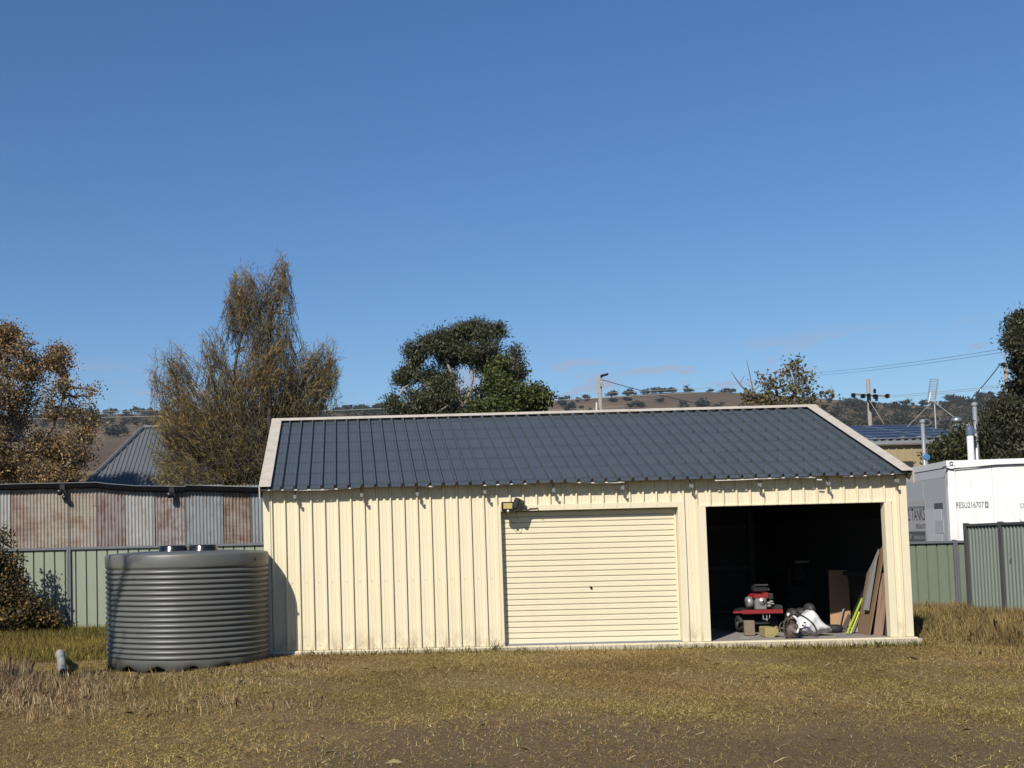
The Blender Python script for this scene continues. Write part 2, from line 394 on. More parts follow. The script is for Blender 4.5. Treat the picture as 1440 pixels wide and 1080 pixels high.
class MB:
    def __init__(s):
        s.v = []; s.f = []

    def quad(s, a, b, c, d):
        n = len(s.v); s.v += [tuple(a), tuple(b), tuple(c), tuple(d)]; s.f.append((n, n + 1, n + 2, n + 3)); return s

    def poly(s, pts):
        n = len(s.v); s.v += [tuple(p) for p in pts]; s.f.append(tuple(range(n, n + len(pts)))); return s

    def box(s, x0, x1, y0, y1, z0, z1, M4=None):
        p = [(x, y, z) for z in (z0, z1) for y in (y0, y1) for x in (x0, x1)]
        if M4 is not None: p = [tuple(M4 @ Vector(q)) for q in p]
        n = len(s.v); s.v += p
        for f in ((0, 2, 3, 1), (4, 5, 7, 6), (0, 1, 5, 4), (2, 6, 7, 3), (0, 4, 6, 2), (1, 3, 7, 5)):
            s.f.append(tuple(n + i for i in f))
        return s

    def bbox(s, x0, x1, y0, y1, z0, z1, b=0.01, M4=None):
        """bevelled box: 24 corner points"""
        n = len(s.v)
        pts = {}
        X = (x0, x1); Y = (y0, y1); Z = (z0, z1)
        k = 0; out = []
        for i in (0, 1):
            for j in (0, 1):
                for l in (0, 1):
                    sx, sy, sz = (1 - 2 * i) * b, (1 - 2 * j) * b, (1 - 2 * l) * b
                    pts[(i, j, l, 0)] = k; out.append((X[i], Y[j] + sy, Z[l] + sz)); k += 1
                    pts[(i, j, l, 1)] = k; out.append((X[i] + sx, Y[j], Z[l] + sz)); k += 1
                    pts[(i, j, l, 2)] = k; out.append((X[i] + sx, Y[j] + sy, Z[l])); k += 1
        if M4 is not None: out = [tuple(M4 @ Vector(q)) for q in out]
        s.v += out
        F = []
        for i in (0, 1):
            F.append([pts[(i, 0, 0, 0)], pts[(i, 1, 0, 0)], pts[(i, 1, 1, 0)], pts[(i, 0, 1, 0)]])
            F.append([pts[(0, i, 0, 1)], pts[(1, i, 0, 1)], pts[(1, i, 1, 1)], pts[(0, i, 1, 1)]])
            F.append([pts[(0, 0, i, 2)], pts[(1, 0, i, 2)], pts[(1, 1, i, 2)], pts[(0, 1, i, 2)]])
        for i in (0, 1):
            for j in (0, 1):
                F.append([pts[(i, j, 0, 0)], pts[(i, j, 1, 0)], pts[(i, j, 1, 1)], pts[(i, j, 0, 1)]])
                F.append([pts[(i, 0, j, 0)], pts[(i, 1, j, 0)], pts[(i, 1, j, 2)], pts[(i, 0, j, 2)]])
                F.append([pts[(0, i, j, 1)], pts[(1, i, j, 1)], pts[(1, i, j, 2)], pts[(0, i, j, 2)]])
                for l in (0, 1):
                    F.append([pts[(i, j, l, 0)], pts[(i, j, l, 1)], pts[(i, j, l, 2)]])
        s.f += [tuple(n + q for q in f) for f in F]
        return s

    def tube(s, pts, r, n=8, cap=True):
        pts = [Vector(p) for p in pts]
        if not isinstance(r, (list, tuple)): r = [r] * len(pts)
        ref = Vector((0, 0, 1)); rings = []
        for i, p in enumerate(pts):
            d = (pts[min(i + 1, len(pts) - 1)] - pts[max(i - 1, 0)])
            d = d.normalized() if d.length > 1e-9 else Vector((0, 0, 1))
            a = ref if abs(d.dot(ref)) < .95 else Vector((1, 0, 0))
            u = d.cross(a).normalized(); w = d.cross(u)
            k = len(s.v)
            for j in range(n):
                t = 2 * math.pi * j / n
                s.v.append(tuple(p + u * (math.cos(t) * r[i]) + w * (math.sin(t) * r[i])))
            rings.append(k)
        for a, b in zip(rings[:-1], rings[1:]):
            for j in range(n):
                s.f.append((a + j, a + (j + 1) % n, b + (j + 1) % n, b + j))
        if cap:
            s.f.append(tuple(rings[0] + j for j in range(n))[::-1]); s.f.append(tuple(rings[-1] + j for j in range(n)))
        return s

    def lathe(s, prof, n=32, c=(0, 0, 0), M4=None):
        k = len(s.v); out = []
        for (r, z) in prof:
            for j in range(n):
                t = 2 * math.pi * j / n
                out.append(Vector((r * math.cos(t), r * math.sin(t), z)))
        for p in out:
            if M4 is not None: p = M4 @ p
            s.v.append((p[0] + c[0], p[1] + c[1], p[2] + c[2]))
        for i in range(len(prof) - 1):
            for j in range(n):
                s.f.append((k + i * n + j, k + i * n + (j + 1) % n, k + (i + 1) * n + (j + 1) % n, k + (i + 1) * n + j))
        return s

    def sphere(s, c, r, n=12, m=8, sc=(1, 1, 1)):
        prof = [(max(1e-4, math.sin(math.pi * i / m)) * r, -math.cos(math.pi * i / m) * r) for i in range(m + 1)]
        return s.lathe([(a, b) for a, b in prof], n, c, Matrix.Diagonal((*sc, 1)))

    def prism(s, poly, y0, y1, axis='y'):
        """extrude a 2D polygon (x, z) along y (or (y, z) along x)"""
        n = len(s.v); m = len(poly)
        for q in (y0, y1):
            for (a, b) in poly:
                s.v.append((a, q, b) if axis == 'y' else (q, a, b))
        s.f.append(tuple(range(n, n + m))); s.f.append(tuple(range(n + m, n + 2 * m))[::-1])
        for i in range(m):
            j = (i + 1) % m
            s.f.append((n + i, n + m + i, n + m + j, n + j))
        return s

    def mesh(s, name, o=Vector((0, 0, 0)), smooth=False):
        me = bpy.data.meshes.new(name)
        me.from_pydata([(a - o[0], b - o[1], c - o[2]) for a, b, c in s.v], [], s.f)
        if smooth:
            me.polygons.foreach_set('use_smooth', [True] * len(me.polygons))
        me.update()
        return me

    def build(s, name, m, parent=None, smooth=False, base=None):
        """one object; base = world point to use as origin for a top-level mesh"""
        o0 = off(parent) if base is None else Vector(base)
        me = s.mesh(name, o0, smooth)
        me.materials.append(M[m] if isinstance(m, str) else m)
        o = bpy.data.objects.new(name, me)
        if base is not None: o.location = base
        link(o, parent)
        OFF[o] = o0
        return o


def put(name, me, m, parent, loc):
    """another object that shares mesh data, placed at world point loc under parent"""
    if len(me.materials) == 0: me.materials.append(M[m])
    o = bpy.data.objects.new(name, me)
    o.location = Vector(loc) - off(parent)
    link(o, parent)
    return o


def npmesh(name, V, F, C=None, m='leaf', parent=None, smooth=False, base=None):
    """big mesh from numpy arrays; C = colour for each vertex"""
    o0 = off(parent) if base is None else Vector(base)
    V = np.asarray(V, dtype=np.float32) - np.array(o0, dtype=np.float32)
    F = np.asarray(F, dtype=np.int32)
    me = bpy.data.meshes.new(name)
    me.vertices.add(len(V)); me.vertices.foreach_set('co', V.ravel())
    k = F.shape[1]
    me.loops.add(F.size); me.loops.foreach_set('vertex_index', F.ravel())
    me.polygons.add(len(F)); me.polygons.foreach_set('loop_start', np.arange(0, F.size, k, dtype=np.int32))
    me.polygons.foreach_set('loop_total', np.full(len(F), k, dtype=np.int32))
    if smooth: me.polygons.foreach_set('use_smooth', np.ones(len(F), dtype=bool))
    if C is not None:
        a = me.color_attributes.new('Col', 'FLOAT_COLOR', 'POINT')
        C4 = np.ones((len(V), 4), dtype=np.float32); C4[:, :3] = C
        a.data.foreach_set('color', C4.ravel())
    me.update(calc_edges=True)
    me.materials.append(M[m] if isinstance(m, str) else m)
    o = bpy.data.objects.new(name, me)
    if base is not None: o.location = base
    link(o, parent)
    OFF[o] = o0
    return o


def ribbed(u0, u1, zb, zt, mapf, pitch=.19, phase=0.0, h=.024, wt=.016, wb=.040, flutes=True):
    """profiled steel sheet between u0 and u1; zb/zt may be functions of u; mapf(u, d, z) -> world"""
    br = {u0: 0.0, u1: 0.0}
    k0 = int(math.floor((u0 - phase) / pitch)) - 1; k1 = int(math.ceil((u1 - phase) / pitch)) + 1
    pts = []
    for k in range(k0, k1 + 1):
        c = phase + k * pitch
        pts += [(c - wb / 2, 0), (c - wt / 2, h), (c + wt / 2, h), (c + wb / 2, 0)]
        if flutes:
            for fx in (.36, .64):
                q = c + pitch * fx
                pts += [(q - .006, 0), (q, .0035), (q + .006, 0)]
    pts.sort()
    us = [p[0] for p in pts]; ds = [p[1] for p in pts]
    prof = [(u0, float(np.interp(u0, us, ds)))] + [p for p in pts if u0 < p[0] < u1] + [(u1, float(np.interp(u1, us, ds)))]
    mb = MB()
    fz = zt if callable(zt) else (lambda u: zt)
    fb = zb if callable(zb) else (lambda u: zb)
    for u, d in prof:
        mb.v.append(tuple(mapf(u, d, fb(u)))); mb.v.append(tuple(mapf(u, d, fz(u))))
    for i in range(len(prof) - 1):
        mb.f.append((2 * i, 2 * i + 2, 2 * i + 3, 2 * i + 1))
    return mb


def sstep(a, b, x):
    t = np.clip((x - a) / (b - a), 0, 1)
    return t * t * (3 - 2 * t)


def vnoise(x, y, s, seed=0):
    """cheap smooth noise in about -1..1"""
    r = np.random.default_rng(seed); out = 0
    for _ in range(6):
        a = r.uniform(0, 2 * math.pi); f = s * r.uniform(.6, 1.7); p = r.uniform(0, 6.28)
        out = out + np.sin((x * math.cos(a) + y * math.sin(a)) * f + p)
    return out / 3.2


# ------------------------------------------------------------------ terrain
YR = 1300.0
sk = [(-900, 560), (-500, 566), (-250, 574), (0, 577), (150, 575), (300, 573), (480, 572), (620, 566), (720, 560), (800, 553), (860, 548), (905, 546), (960, 550),
      (1030, 559), (1100, 566), (1180, 571), (1230, 566), (1265, 559), (1300, 552), (1345, 548), (1400, 549), (1500, 552), (1800, 545), (2200, 530)]
_kx = np.array([at(p, q, YR).x for p, q in sk]); _kz = np.array([at(p, q, YR).z for p, q in sk])


def g(x, y):
    """height of the ground"""
    x = np.asarray(x, float); y = np.asarray(y, float)
    z = -0.06 - 0.06 * sstep(2, 8, x) - 0.05 * sstep(0, -2, x) - 0.03 * np.exp(-((x + 1.07) ** 2 + (y + 1.1) ** 2) / 1.2)
    z = z - 0.03 * sstep(0.2, 6.6, y) - 1.2 * sstep(25, 120, y)
    z = z + (0.018 * vnoise(x, y, 1.3, 1) + 0.012 * vnoise(x, y, 3.5, 2)) * sstep(2500, 60, np.abs(y) + np.abs(x)) * np.where((x > -.4) & (x < 9.4) & (y > -.5) & (y < 6.5), .25, 1)
    rid = (np.interp(x, _kx, _kz) - 1.5) / 1.093
    up = sstep(130, YR, y) ** 1.1 * (1 - .5 * sstep(YR, 2600, y))
    z = z + rid * up + (8 * vnoise(x, y, 1 / 130., 3) + 3 * vnoise(x, y, 1 / 45., 4)) * sstep(250, 500, y) * (1 - sstep(600, 950, y))
    return z


def gz(x, y):
    return float(g(x, y))


def axis(a, b, step, far, ratio, maxstep):
    c = list(np.arange(a, b + 1e-6, step)); s = step; lo = [a]; hi = [b]
    while hi[-1] < far[1]:
        s = min(s * ratio, maxstep); hi.append(hi[-1] + s)
    s = step
    while lo[-1] > far[0]:
        s = min(s * ratio, maxstep); lo.append(lo[-1] - s)
    return np.array(lo[:0:-1] + c + hi[1:])


gx = axis(-14, 22, .4, (-2600, 2600), 1.22, 22.0)
gy = axis(-12, 10, .4, (-200, 2900), 1.20, 22.0)
GX, GY = np.meshgrid(gx, gy)
GV = np.stack([GX, GY, g(GX, GY)], -1).reshape(-1, 3)
nx, ny = len(gx), len(gy)
ii = (np.arange(ny - 1)[:, None] * nx + np.arange(nx - 1)[None, :]).ravel()
GF = np.stack([ii, ii + 1, ii + 1 + nx, ii + nx], 1)


def ground_mat():
    m, t, b = nt_base('ground_soil_and_pasture')
    N = t.nodes.new; L = t.links.new
    gcoord = N('ShaderNodeNewGeometry')
    s = N('ShaderNodeSeparateXYZ'); L(gcoord.outputs['Position'], s.inputs[0])

    def noise(sc, det=6, rough=.6, stretch=None):
        n = N('ShaderNodeTexNoise'); n.inputs['Scale'].default_value = sc; n.inputs['Detail'].default_value = det; n.inputs['Roughness'].default_value = rough
        if stretch:
            q = N('ShaderNodeMapping'); q.inputs['Scale'].default_value = stretch; L(gcoord.outputs['Position'], q.inputs[0]); L(q.outputs[0], n.inputs['Vector'])
        else:
            L(gcoord.outputs['Position'], n.inputs['Vector'])
        return n.outputs[0]

    def rng(v, a, c, lo=0., hi=1.):
        q = N('ShaderNodeMapRange'); q.inputs['From Min'].default_value = a; q.inputs['From Max'].default_value = c
        q.inputs['To Min'].default_value = lo; q.inputs['To Max'].default_value = hi; L(v, q.inputs['Value']); return q.outputs[0]

    def mix(f, a, c):
        q = N('ShaderNodeMixRGB')
        L(f, q.inputs[0])
        for i, v in ((1, a), (2, c)):
            if isinstance(v, tuple): q.inputs[i].default_value = (*v, 1)
            else: L(v, q.inputs[i])
        return q.outputs[0]
    near = mix(rng(noise(1.1), .35, .65), (0.20, 0.137, 0.060), (0.135, 0.092, 0.043))
    near = mix(rng(noise(28, 8, .7), .4, .7), near, (0.26, 0.195, 0.105))
    near = mix(rng(noise(95, 4, .6), .46, .60), near, (0.44, 0.325, 0.175))
    near = mix(rng(noise(70, 4, .6), .55, .66), near, (0.045, 0.033, 0.02))
    near = mix(rng(noise(9, 8, .7), .5, .75, 0, .7), near, (0.07, 0.052, 0.033))
    # bare earth of the drive in front of the doors
    d1 = N('ShaderNodeMath'); d1.operation = 'ADD'; L(s.outputs['Y'], d1.inputs[0])
    L(rng(noise(.55, 5, .6), .2, .8, -2.2, 2.2), d1.inputs[1])
    bx_ = N('ShaderNodeMath'); bx_.operation = 'SUBTRACT'; L(s.outputs['X'], bx_.inputs[0]); bx_.inputs[1].default_value = 3.4
    ba = N('ShaderNodeMath'); ba.operation = 'ABSOLUTE'; L(bx_.outputs[0], ba.inputs[0])
    bm2 = N('ShaderNodeMath'); bm2.operation = 'MULTIPLY'; L(rng(d1.outputs[0], -5.6, -6.9), bm2.inputs[0]); L(rng(ba.outputs[0], 3.6, 2.2, .25, 1), bm2.inputs[1])
    bare = bm2.outputs[0]
    near = mix(bare, near, mix(rng(noise(85, 5, .7), .40, .66), mix(rng(noise(14, 9, .75), .35, .7), (0.088, 0.062, 0.039), (0.135, 0.096, 0.060)), (0.27, 0.198, 0.118)))
    far = mix(rng(noise(.008, 8, .6), .35, .65), (0.115, 0.083, 0.060), (0.19, 0.142, 0.098))
    far = mix(rng(noise(.04, 8, .7, (1, .35, 1)), .45, .75, 0, .8), far, (0.075, 0.062, 0.046))
    far = mix(rng(noise(.009, 3, .5, (.5, 2.5, 1)), .60, .625, 0, .65), far, (0.29, 0.22, 0.15))
    mid = mix(rng(noise(.05), .35, .65), (0.10, 0.085, 0.045), (0.065, 0.062, 0.035))
    c = mix(rng(s.outputs['Y'], 9, 30), near, mid)
    c = mix(rng(s.outputs['Y'], 150, 400), c, far)
    scl = N('ShaderNodeMixRGB'); scl.blend_type = 'MULTIPLY'; scl.inputs[0].default_value = 1; scl.inputs[2].default_value = (ALB, ALB * .97, ALB * .86, 1)
    L(c, scl.inputs[1]); L(scl.outputs[0], b.inputs['Base Color'])
    b.inputs['Roughness'].default_value = .95
    b.inputs['Specular IOR Level'].default_value = .1
    bp = N('ShaderNodeBump'); bp.inputs['Strength'].default_value = .7; bp.inputs['Distance'].default_value = .03
    L(noise(22, 8, .7), bp.inputs['Height']); L(bp.outputs[0], b.inputs['Normal'])
    return m


ground = npmesh('ground', GV, GF, None, ground_mat(), None, True)
ground['kind'] = 'structure'

# ------------------------------------------------------------------ the cream shed
SL = 1.297 / 3.20                                   # roof slope
TH = math.atan(SL)


def zr(y):
    return 2.27 + (min(y, 6 - y) + .20) * SL


shed = thing('shed', 'cream ribbed steel shed with slate grey roof, one roller door and one open bay', 'shed')
MB().box(-.03, 9.05, -.055, 6.05, -.95, -.004).build('floor_slab', 'concrete', shed)
MB().box(-.035, 9.11, -.085, -.0555, -.16, -.022).build('slab_edge', 'slab_edge', shed)
MB().box(-.02, 9.06, -.07, .012, -.0215, -.0035).build('base_angle', 'cream_trim', shed)

FP, FPH = .1875, .09          # rib pitch of the wall sheets
fr = lambda u, d, z: (u, -d, z)
DX0, DX1, OX0, OX1, DT = 3.331, 5.823, 6.211, 8.708, 1.886
pieces = []
for a, b_, z0 in ((0.0, DX0 - .03, 0), (DX0 - .03, DX1 + .03, DT + .03), (DX1 + .03, OX0 - .03, 0), (OX0 - .03, OX1 + .03, DT + .004), (OX1 + .03, 9.0, 0)):
    cuts = [a] + [k * .75 for k in range(13) if a + .08 < k * .75 < b_ - .08] + [b_]
    pieces += [(cuts[i], cuts[i + 1], z0) for i in range(len(cuts) - 1)]
for a, b_, z0 in pieces:
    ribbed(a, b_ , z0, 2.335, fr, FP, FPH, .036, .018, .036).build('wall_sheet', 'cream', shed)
# back and end walls
for i in range(12):
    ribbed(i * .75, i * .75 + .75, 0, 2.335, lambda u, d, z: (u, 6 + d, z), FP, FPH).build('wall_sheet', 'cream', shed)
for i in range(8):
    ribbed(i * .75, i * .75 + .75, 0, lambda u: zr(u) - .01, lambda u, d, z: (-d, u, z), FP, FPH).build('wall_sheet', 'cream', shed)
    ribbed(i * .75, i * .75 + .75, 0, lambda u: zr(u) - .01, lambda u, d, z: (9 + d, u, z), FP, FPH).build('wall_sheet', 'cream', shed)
# inner faces, coloured near black to put the bay's shade in
lin = mat('inner_shade_dark', (.035, .036, .035), rough=.6, var=.1)
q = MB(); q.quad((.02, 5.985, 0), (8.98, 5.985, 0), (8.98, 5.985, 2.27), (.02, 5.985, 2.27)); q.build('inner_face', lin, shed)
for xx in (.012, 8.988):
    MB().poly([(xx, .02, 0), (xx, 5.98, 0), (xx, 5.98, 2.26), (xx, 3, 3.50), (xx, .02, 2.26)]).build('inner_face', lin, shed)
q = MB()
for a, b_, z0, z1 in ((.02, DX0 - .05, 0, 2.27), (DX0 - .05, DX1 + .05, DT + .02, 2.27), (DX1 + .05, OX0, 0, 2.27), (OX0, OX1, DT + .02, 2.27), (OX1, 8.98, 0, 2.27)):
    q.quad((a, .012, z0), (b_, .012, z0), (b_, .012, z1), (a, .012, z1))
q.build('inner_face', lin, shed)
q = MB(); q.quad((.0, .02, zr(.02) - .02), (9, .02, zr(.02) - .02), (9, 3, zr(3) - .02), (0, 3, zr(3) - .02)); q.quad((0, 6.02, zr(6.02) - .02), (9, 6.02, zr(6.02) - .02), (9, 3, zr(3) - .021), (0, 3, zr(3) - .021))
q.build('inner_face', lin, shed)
# flashings round corners and openings
for (x0, x1, z0, z1, d) in ((-.028, .072, 0, 2.27, .028), (8.925, 9.030, 0, 2.27, .028), (DX0 - .085, DX0, 0, DT + .085, .030), (DX1, DX1 + .085, 0, DT + .085, .030),
                            (OX0 - .115, OX0, 0, DT, .030), (OX1, OX1 + .10, 0, DT, .030)):
    MB().bbox(x0, x1, -d, .09, z0, z1, .004).build('flashing', 'cream_trim', shed)
MB().bbox(DX0 - .001, DX1 + .001, -.031, .0, DT, DT + .0845, .004).build('header_flashing', 'cream_trim', shed)
MB().bbox(OX0 - .12, OX1 + .105, -.029, .012, DT - .004, DT + .022, .004).build('header_flashing', 'cream_trim', shed)
MB().bbox(DX0 - .085, DX1 + .085, .0005, .16, DT + .001, DT + .06, .004).build('door_head', 'frame', shed)

# roof
RP = 9.08 / 48


def roofmap(back):
    def f(u, d, y):
        yy = 6 - y if back else y
        return (u, yy + (d * math.sin(TH) if back else -d * math.sin(TH)), zr(y) + d * math.cos(TH))
    return f


for back in (False, True):
    for i in range(12):
        w = 9.08 / 12
        ribbed(-.04 + i * w, -.04 + (i + 1) * w + .004, -.205, 2.985, roofmap(back), RP, -.04 + RP / 2, .048, .020, .050, True).build('roof_sheet', 'roof', shed)
    for xs in (-.065, 8.88):
        K = Matrix(((1, 0, 0, 0), (0, 1, 0, 0), (0, SL, 1, 0), (0, 0, 0, 1)))
        m4 = Matrix.Translation((0, 0, 2.27 + .20 * SL)) @ K if not back else Matrix.Translation((0, 6, 2.27 + .20 * SL)) @ Matrix(((1, 0, 0, 0), (0, 1, 0, 0), (0, -SL, 1, 0), (0, 0, 0, 1)))
        ys = (-.225, 3.0) if not back else (-3.0, .225)
        mb = MB(); mb.bbox(xs, xs + .165, ys[0], ys[1], .0505, .060, .003, m4)
        ox = xs - .004 if xs < 4 else xs + .153
        mb.box(ox, ox + .016, ys[0], ys[1], -.12, .0595, m4)
        mb.build('barge_cap', 'barge', shed)
rz = zr(3)
poly = [(2.90, rz - .10 * SL + .056), (2.90, rz - .10 * SL + .051), (2.999, rz + .048), (3.101, rz - .10 * SL + .051), (3.101, rz - .10 * SL + .056), (3.0, rz + .063)]
MB().prism(poly, -.072, 9.072, 'x').build('ridge_cap', 'barge', shed)
# roof fixing screws: a bright head on each rib at each purlin
q = MB()
for r_ in range(7):
    y = -.06 + r_ * .47
    for k in range(48):
        if k in (0, 47): continue
        x = -.04 + RP * (k + .5)
        y2 = y + random.uniform(-.012, .012); z2 = zr(y2)
        o_ = Vector((x, y2 - .049 * math.sin(TH), z2 + .049 * math.cos(TH)))
        q.lathe([(.0085, 0), (.0085, .006), (.001, .0075)], 6, o_)
sc_ = q.build('roof_screw', 'galv', shed); sc_['kind'] = 'stuff'
q = MB()
for x in [FPH + FP * (k + .5) for k in range(48)]:
    for z in (.06, .95, 2.12):
        if (DX0 - .1 < x < DX1 + .1 or OX0 - .1 < x < OX1 + .1) and z < 2: continue
        xx = x + random.uniform(-.01, .01)
        q.box(xx - .005, xx + .005, -.005, .0, z - .005, z + .005)
sc_ = q.build('wall_screw', 'screw', shed); sc_['kind'] = 'stuff'

# left-over gutter brackets and strips under the eave
bm_ = MB()
bm_.box(-.012, .012, -.012, .0, -.11, .03).box(-.012, .012, -.085, -.012, -.10, -.088).box(-.012, .012, -.097, -.085, -.10, -.045).box(-.02, .02, -.03, -.012, -.085, -.045)
bme = bm_.mesh('gutter_bracket')
for px in (415, 509, 587, 682, 778, 874, 970, 1065, 1160, 1255):
    x = (px - 366) / 911 * 9.12 - .06
    put('gutter_bracket', bme, 'bracket', shed, (x, -.10, 2.235 + random.uniform(-.01, .01)))
for a, b_, z in ((369, 492, 2.262), (680, 742, 2.258), (797, 876, 2.258), (1002, 1141, 2.250), (1143, 1150, 2.215), (492, 505, 2.268), (592, 610, 2.262), (1180, 1250, 2.262)):
    x0, x1 = [(p - 366) / 911 * 9.12 - .06 for p in (a, b_)]
    n = max(2, int((x1 - x0) / .12)); q = MB(); ph = random.uniform(0, 6)
    P_ = []
    for i in range(n + 1):
        x = x0 + (x1 - x0) * i / n; w = math.sin(x * 4 + ph) * .007 + random.uniform(-.003, .003)
        P_.append((x, -.185 + .004 * math.sin(x * 7), z - .008 + w))
    for i in range(n):
        (xa, ya, za), (xb, yb, zb_) = P_[i], P_[i + 1]
        for dz0, dz1, y0, y1 in ((0, .016, 0, 0),):
            q.quad((xa, ya, za), (xb, yb, zb_), (xb, yb, zb_ + .016), (xa, ya, za + .016))
            q.quad((xa, ya, za + .016), (xb, yb, zb_ + .016), (xb, yb + .012, zb_ + .016), (xa, ya + .012, za + .016))
            q.quad((xa, ya, za), (xb, yb, zb_), (xb, yb + .03, zb_), (xa, ya + .03, za))
    q.build('gutter_strip', 'white_strip', shed)

# frame inside
for x in (.1, 3.22, 6.13, 8.9):
    for y in (.16, 5.9):
        MB().box(x - .05, x + .05, y - .04, y + .04, -.004, 2.2).build('column', 'frame', shed)
    for sgn in (1, -1):
        y0 = .1 if sgn > 0 else 5.9
        K = Matrix.Translation((0, y0, zr(.1) - .20)) @ Matrix(((1, 0, 0, 0), (0, 1, 0, 0), (0, sgn * SL, 1, 0), (0, 0, 0, 1)))
        MB().box(x - .04, x + .04, 0 if sgn > 0 else -2.9, 2.9 if sgn > 0 else 0, 0, .12, K).build('rafter', 'frame', shed)
    MB().tube([(x, .9, zr(.9) - .2), (x, .2, 1.55)], .03, 6).build('knee_brace', 'galv', shed)
for y in (.5, 1.2, 2.0, 2.8, 3.3, 4.1, 4.9, 5.6):
    MB().box(.05, 8.95, y - .03, y + .03, zr(y) - .085, zr(y) - .03).build('purlin', 'frame', shed)
for z in (.8, 1.6):
    MB().box(.05, 8.95, 5.93, 5.98, z, z + .06).build('girt', 'frame', shed)
    for x in (.03, 8.93): MB().box(x, x + .05, .2, 5.9, z, z + .06).build('girt', 'frame', shed)
MB().tube([(6.2, 5.85, .9), (8.0, 5.85, 2.2)], .02, 6).build('cross_brace', 'galv', shed)

# roller door
NS = 24; HS = (DT - .012) / NS
rd = MB().box(DX0 + .006, DX1 - .006, .135, .15, 0.0, DT + .02).build('roller_door', 'frame', shed)
prof = [(-.022, 0.0), (-.022, .008), (.003, .0095), (.005, .022), (.004, HS * .5), (.005, HS - .02), (.003, HS - .001), (-.022, HS)]
q = MB()
for d, z in prof:
    q.v.append((DX0 + .004, -d, z)); q.v.append((DX1 - .004, -d, z))
for i in range(len(prof) - 1):
    q.f.append((2 * i, 2 * i + 1, 2 * i + 3, 2 * i + 2))
sme = q.mesh('door_slat')
for i in range(NS):
    put('door_slat', sme, 'slat', rd, (0, .108 + random.uniform(-.0006, .0006), .004 + i * HS))
MB().bbox(DX0 + .004, DX1 - .004, .085, .13, -.003, .018, .003).build('bottom_rail', 'galv', rd)
for x0, x1 in ((DX0 + .0005, DX0 + .030), (DX1 - .030, DX1 - .0005)):
    MB().bbox(x0, x1, .088, .15, 0, DT, .003).build('door_guide', 'cream_trim', rd)
lk = at(831, 826, .1)
MB().lathe([(.001, .014), (.016, .012), (.018, .0), (.018, -.01)], 12, (lk.x, .092, lk.z), Matrix.Rotation(R(90), 4, 'X')).build('door_lock', 'black', rd)

# ------------------------------------------------------------------ flood light on the wall
fl = at(727, 712, -.12)
lamp = thing('flood_light', 'black twin-head flood light with yellow lens above the roller door', 'light', (fl.x, -.03, fl.z))
c1 = at(714, 712, -.16)
MB().bbox(c1.x - .088, c1.x + .085, -.185, -.125, c1.z - .068, c1.z + .062, .010).build('lamp_head', 'black', lamp)
MB().bbox(c1.x - .064, c1.x + .062, -.189, -.1845, c1.z - .034, c1.z + .044, .001).build('lamp_lens', 'lens', lamp)
MB().sphere((c1.x, -.186, c1.z - .066), .018, 10, 6).build('sensor_eye', 'white_pipe', lamp)
c2 = at(729, 710, -.13)
m4 = Matrix.Translation((c2.x, -.14, c2.z)) @ Matrix.Rotation(R(22), 4, 'Y') @ Matrix.Rotation(R(55), 4, 'Z')
MB().bbox(-.10, .085, -.045, .045, -.075, .08, .014, m4).build('lamp_head', 'black', lamp)
MB().bbox(c1.x + .03, c2.x + .02, -.125, -.03, c1.z - .03, c1.z + .02, .008).build('bracket', 'black', lamp)
p0, p1, p2, p3, p4, p5 = [at(*p, -.04) for p in ((736, 713), (741, 717), (746, 715), (752, 715), (756, 714), (757, 718))]
MB().tube([(p.x, -.045, p.z) for p in (p0, p1, p2, p3, p4, p5)], .006, 5).build('cable', 'wire', lamp)
lp = [(709, 717), (711, 723), (716, 731), (722, 737), (726, 735), (728, 728), (725, 718)]
MB().tube([(at(a, b_, -.05).x, -.05, at(a, b_, -.05).z) for a, b_ in lp], .0035, 5).build('cable', 'wire', lamp)

# ------------------------------------------------------------------ rain water tank
TX, TY, TR, TZ = -1.07, -.34, 1.125, -.085
tank = thing('water_tank', 'dark grey round corrugated plastic rain water tank beside the cream shed', 'water tank', (TX, TY, TZ))
NSEG = 120; HT = 1.50; NR = 17
prof = [(TR - .012, .12)]
pz = .125; ph = (HT - .20 - pz) / NR
for i in range(NR):
    for k in range(8):
        t = k / 8
        prof.append((TR - (.036, .016, .004, .0, .001, .004, .010, .024)[k], pz + ph * (i + t)))
z1 = pz + ph * NR
prof += [(TR - .036, z1), (TR - .004, z1 + .012), (TR, z1 + .03), (TR + .002, HT - .035), (TR - .008, HT - .012), (TR - .03, HT), (TR - .06, HT + .004), (TR * .6, HT + .03), (.01, HT + .045)]
q = MB(); q.lathe(prof, NSEG, (TX, TY, TZ))
tb = q.build('tank_body', 'tank', tank, True)
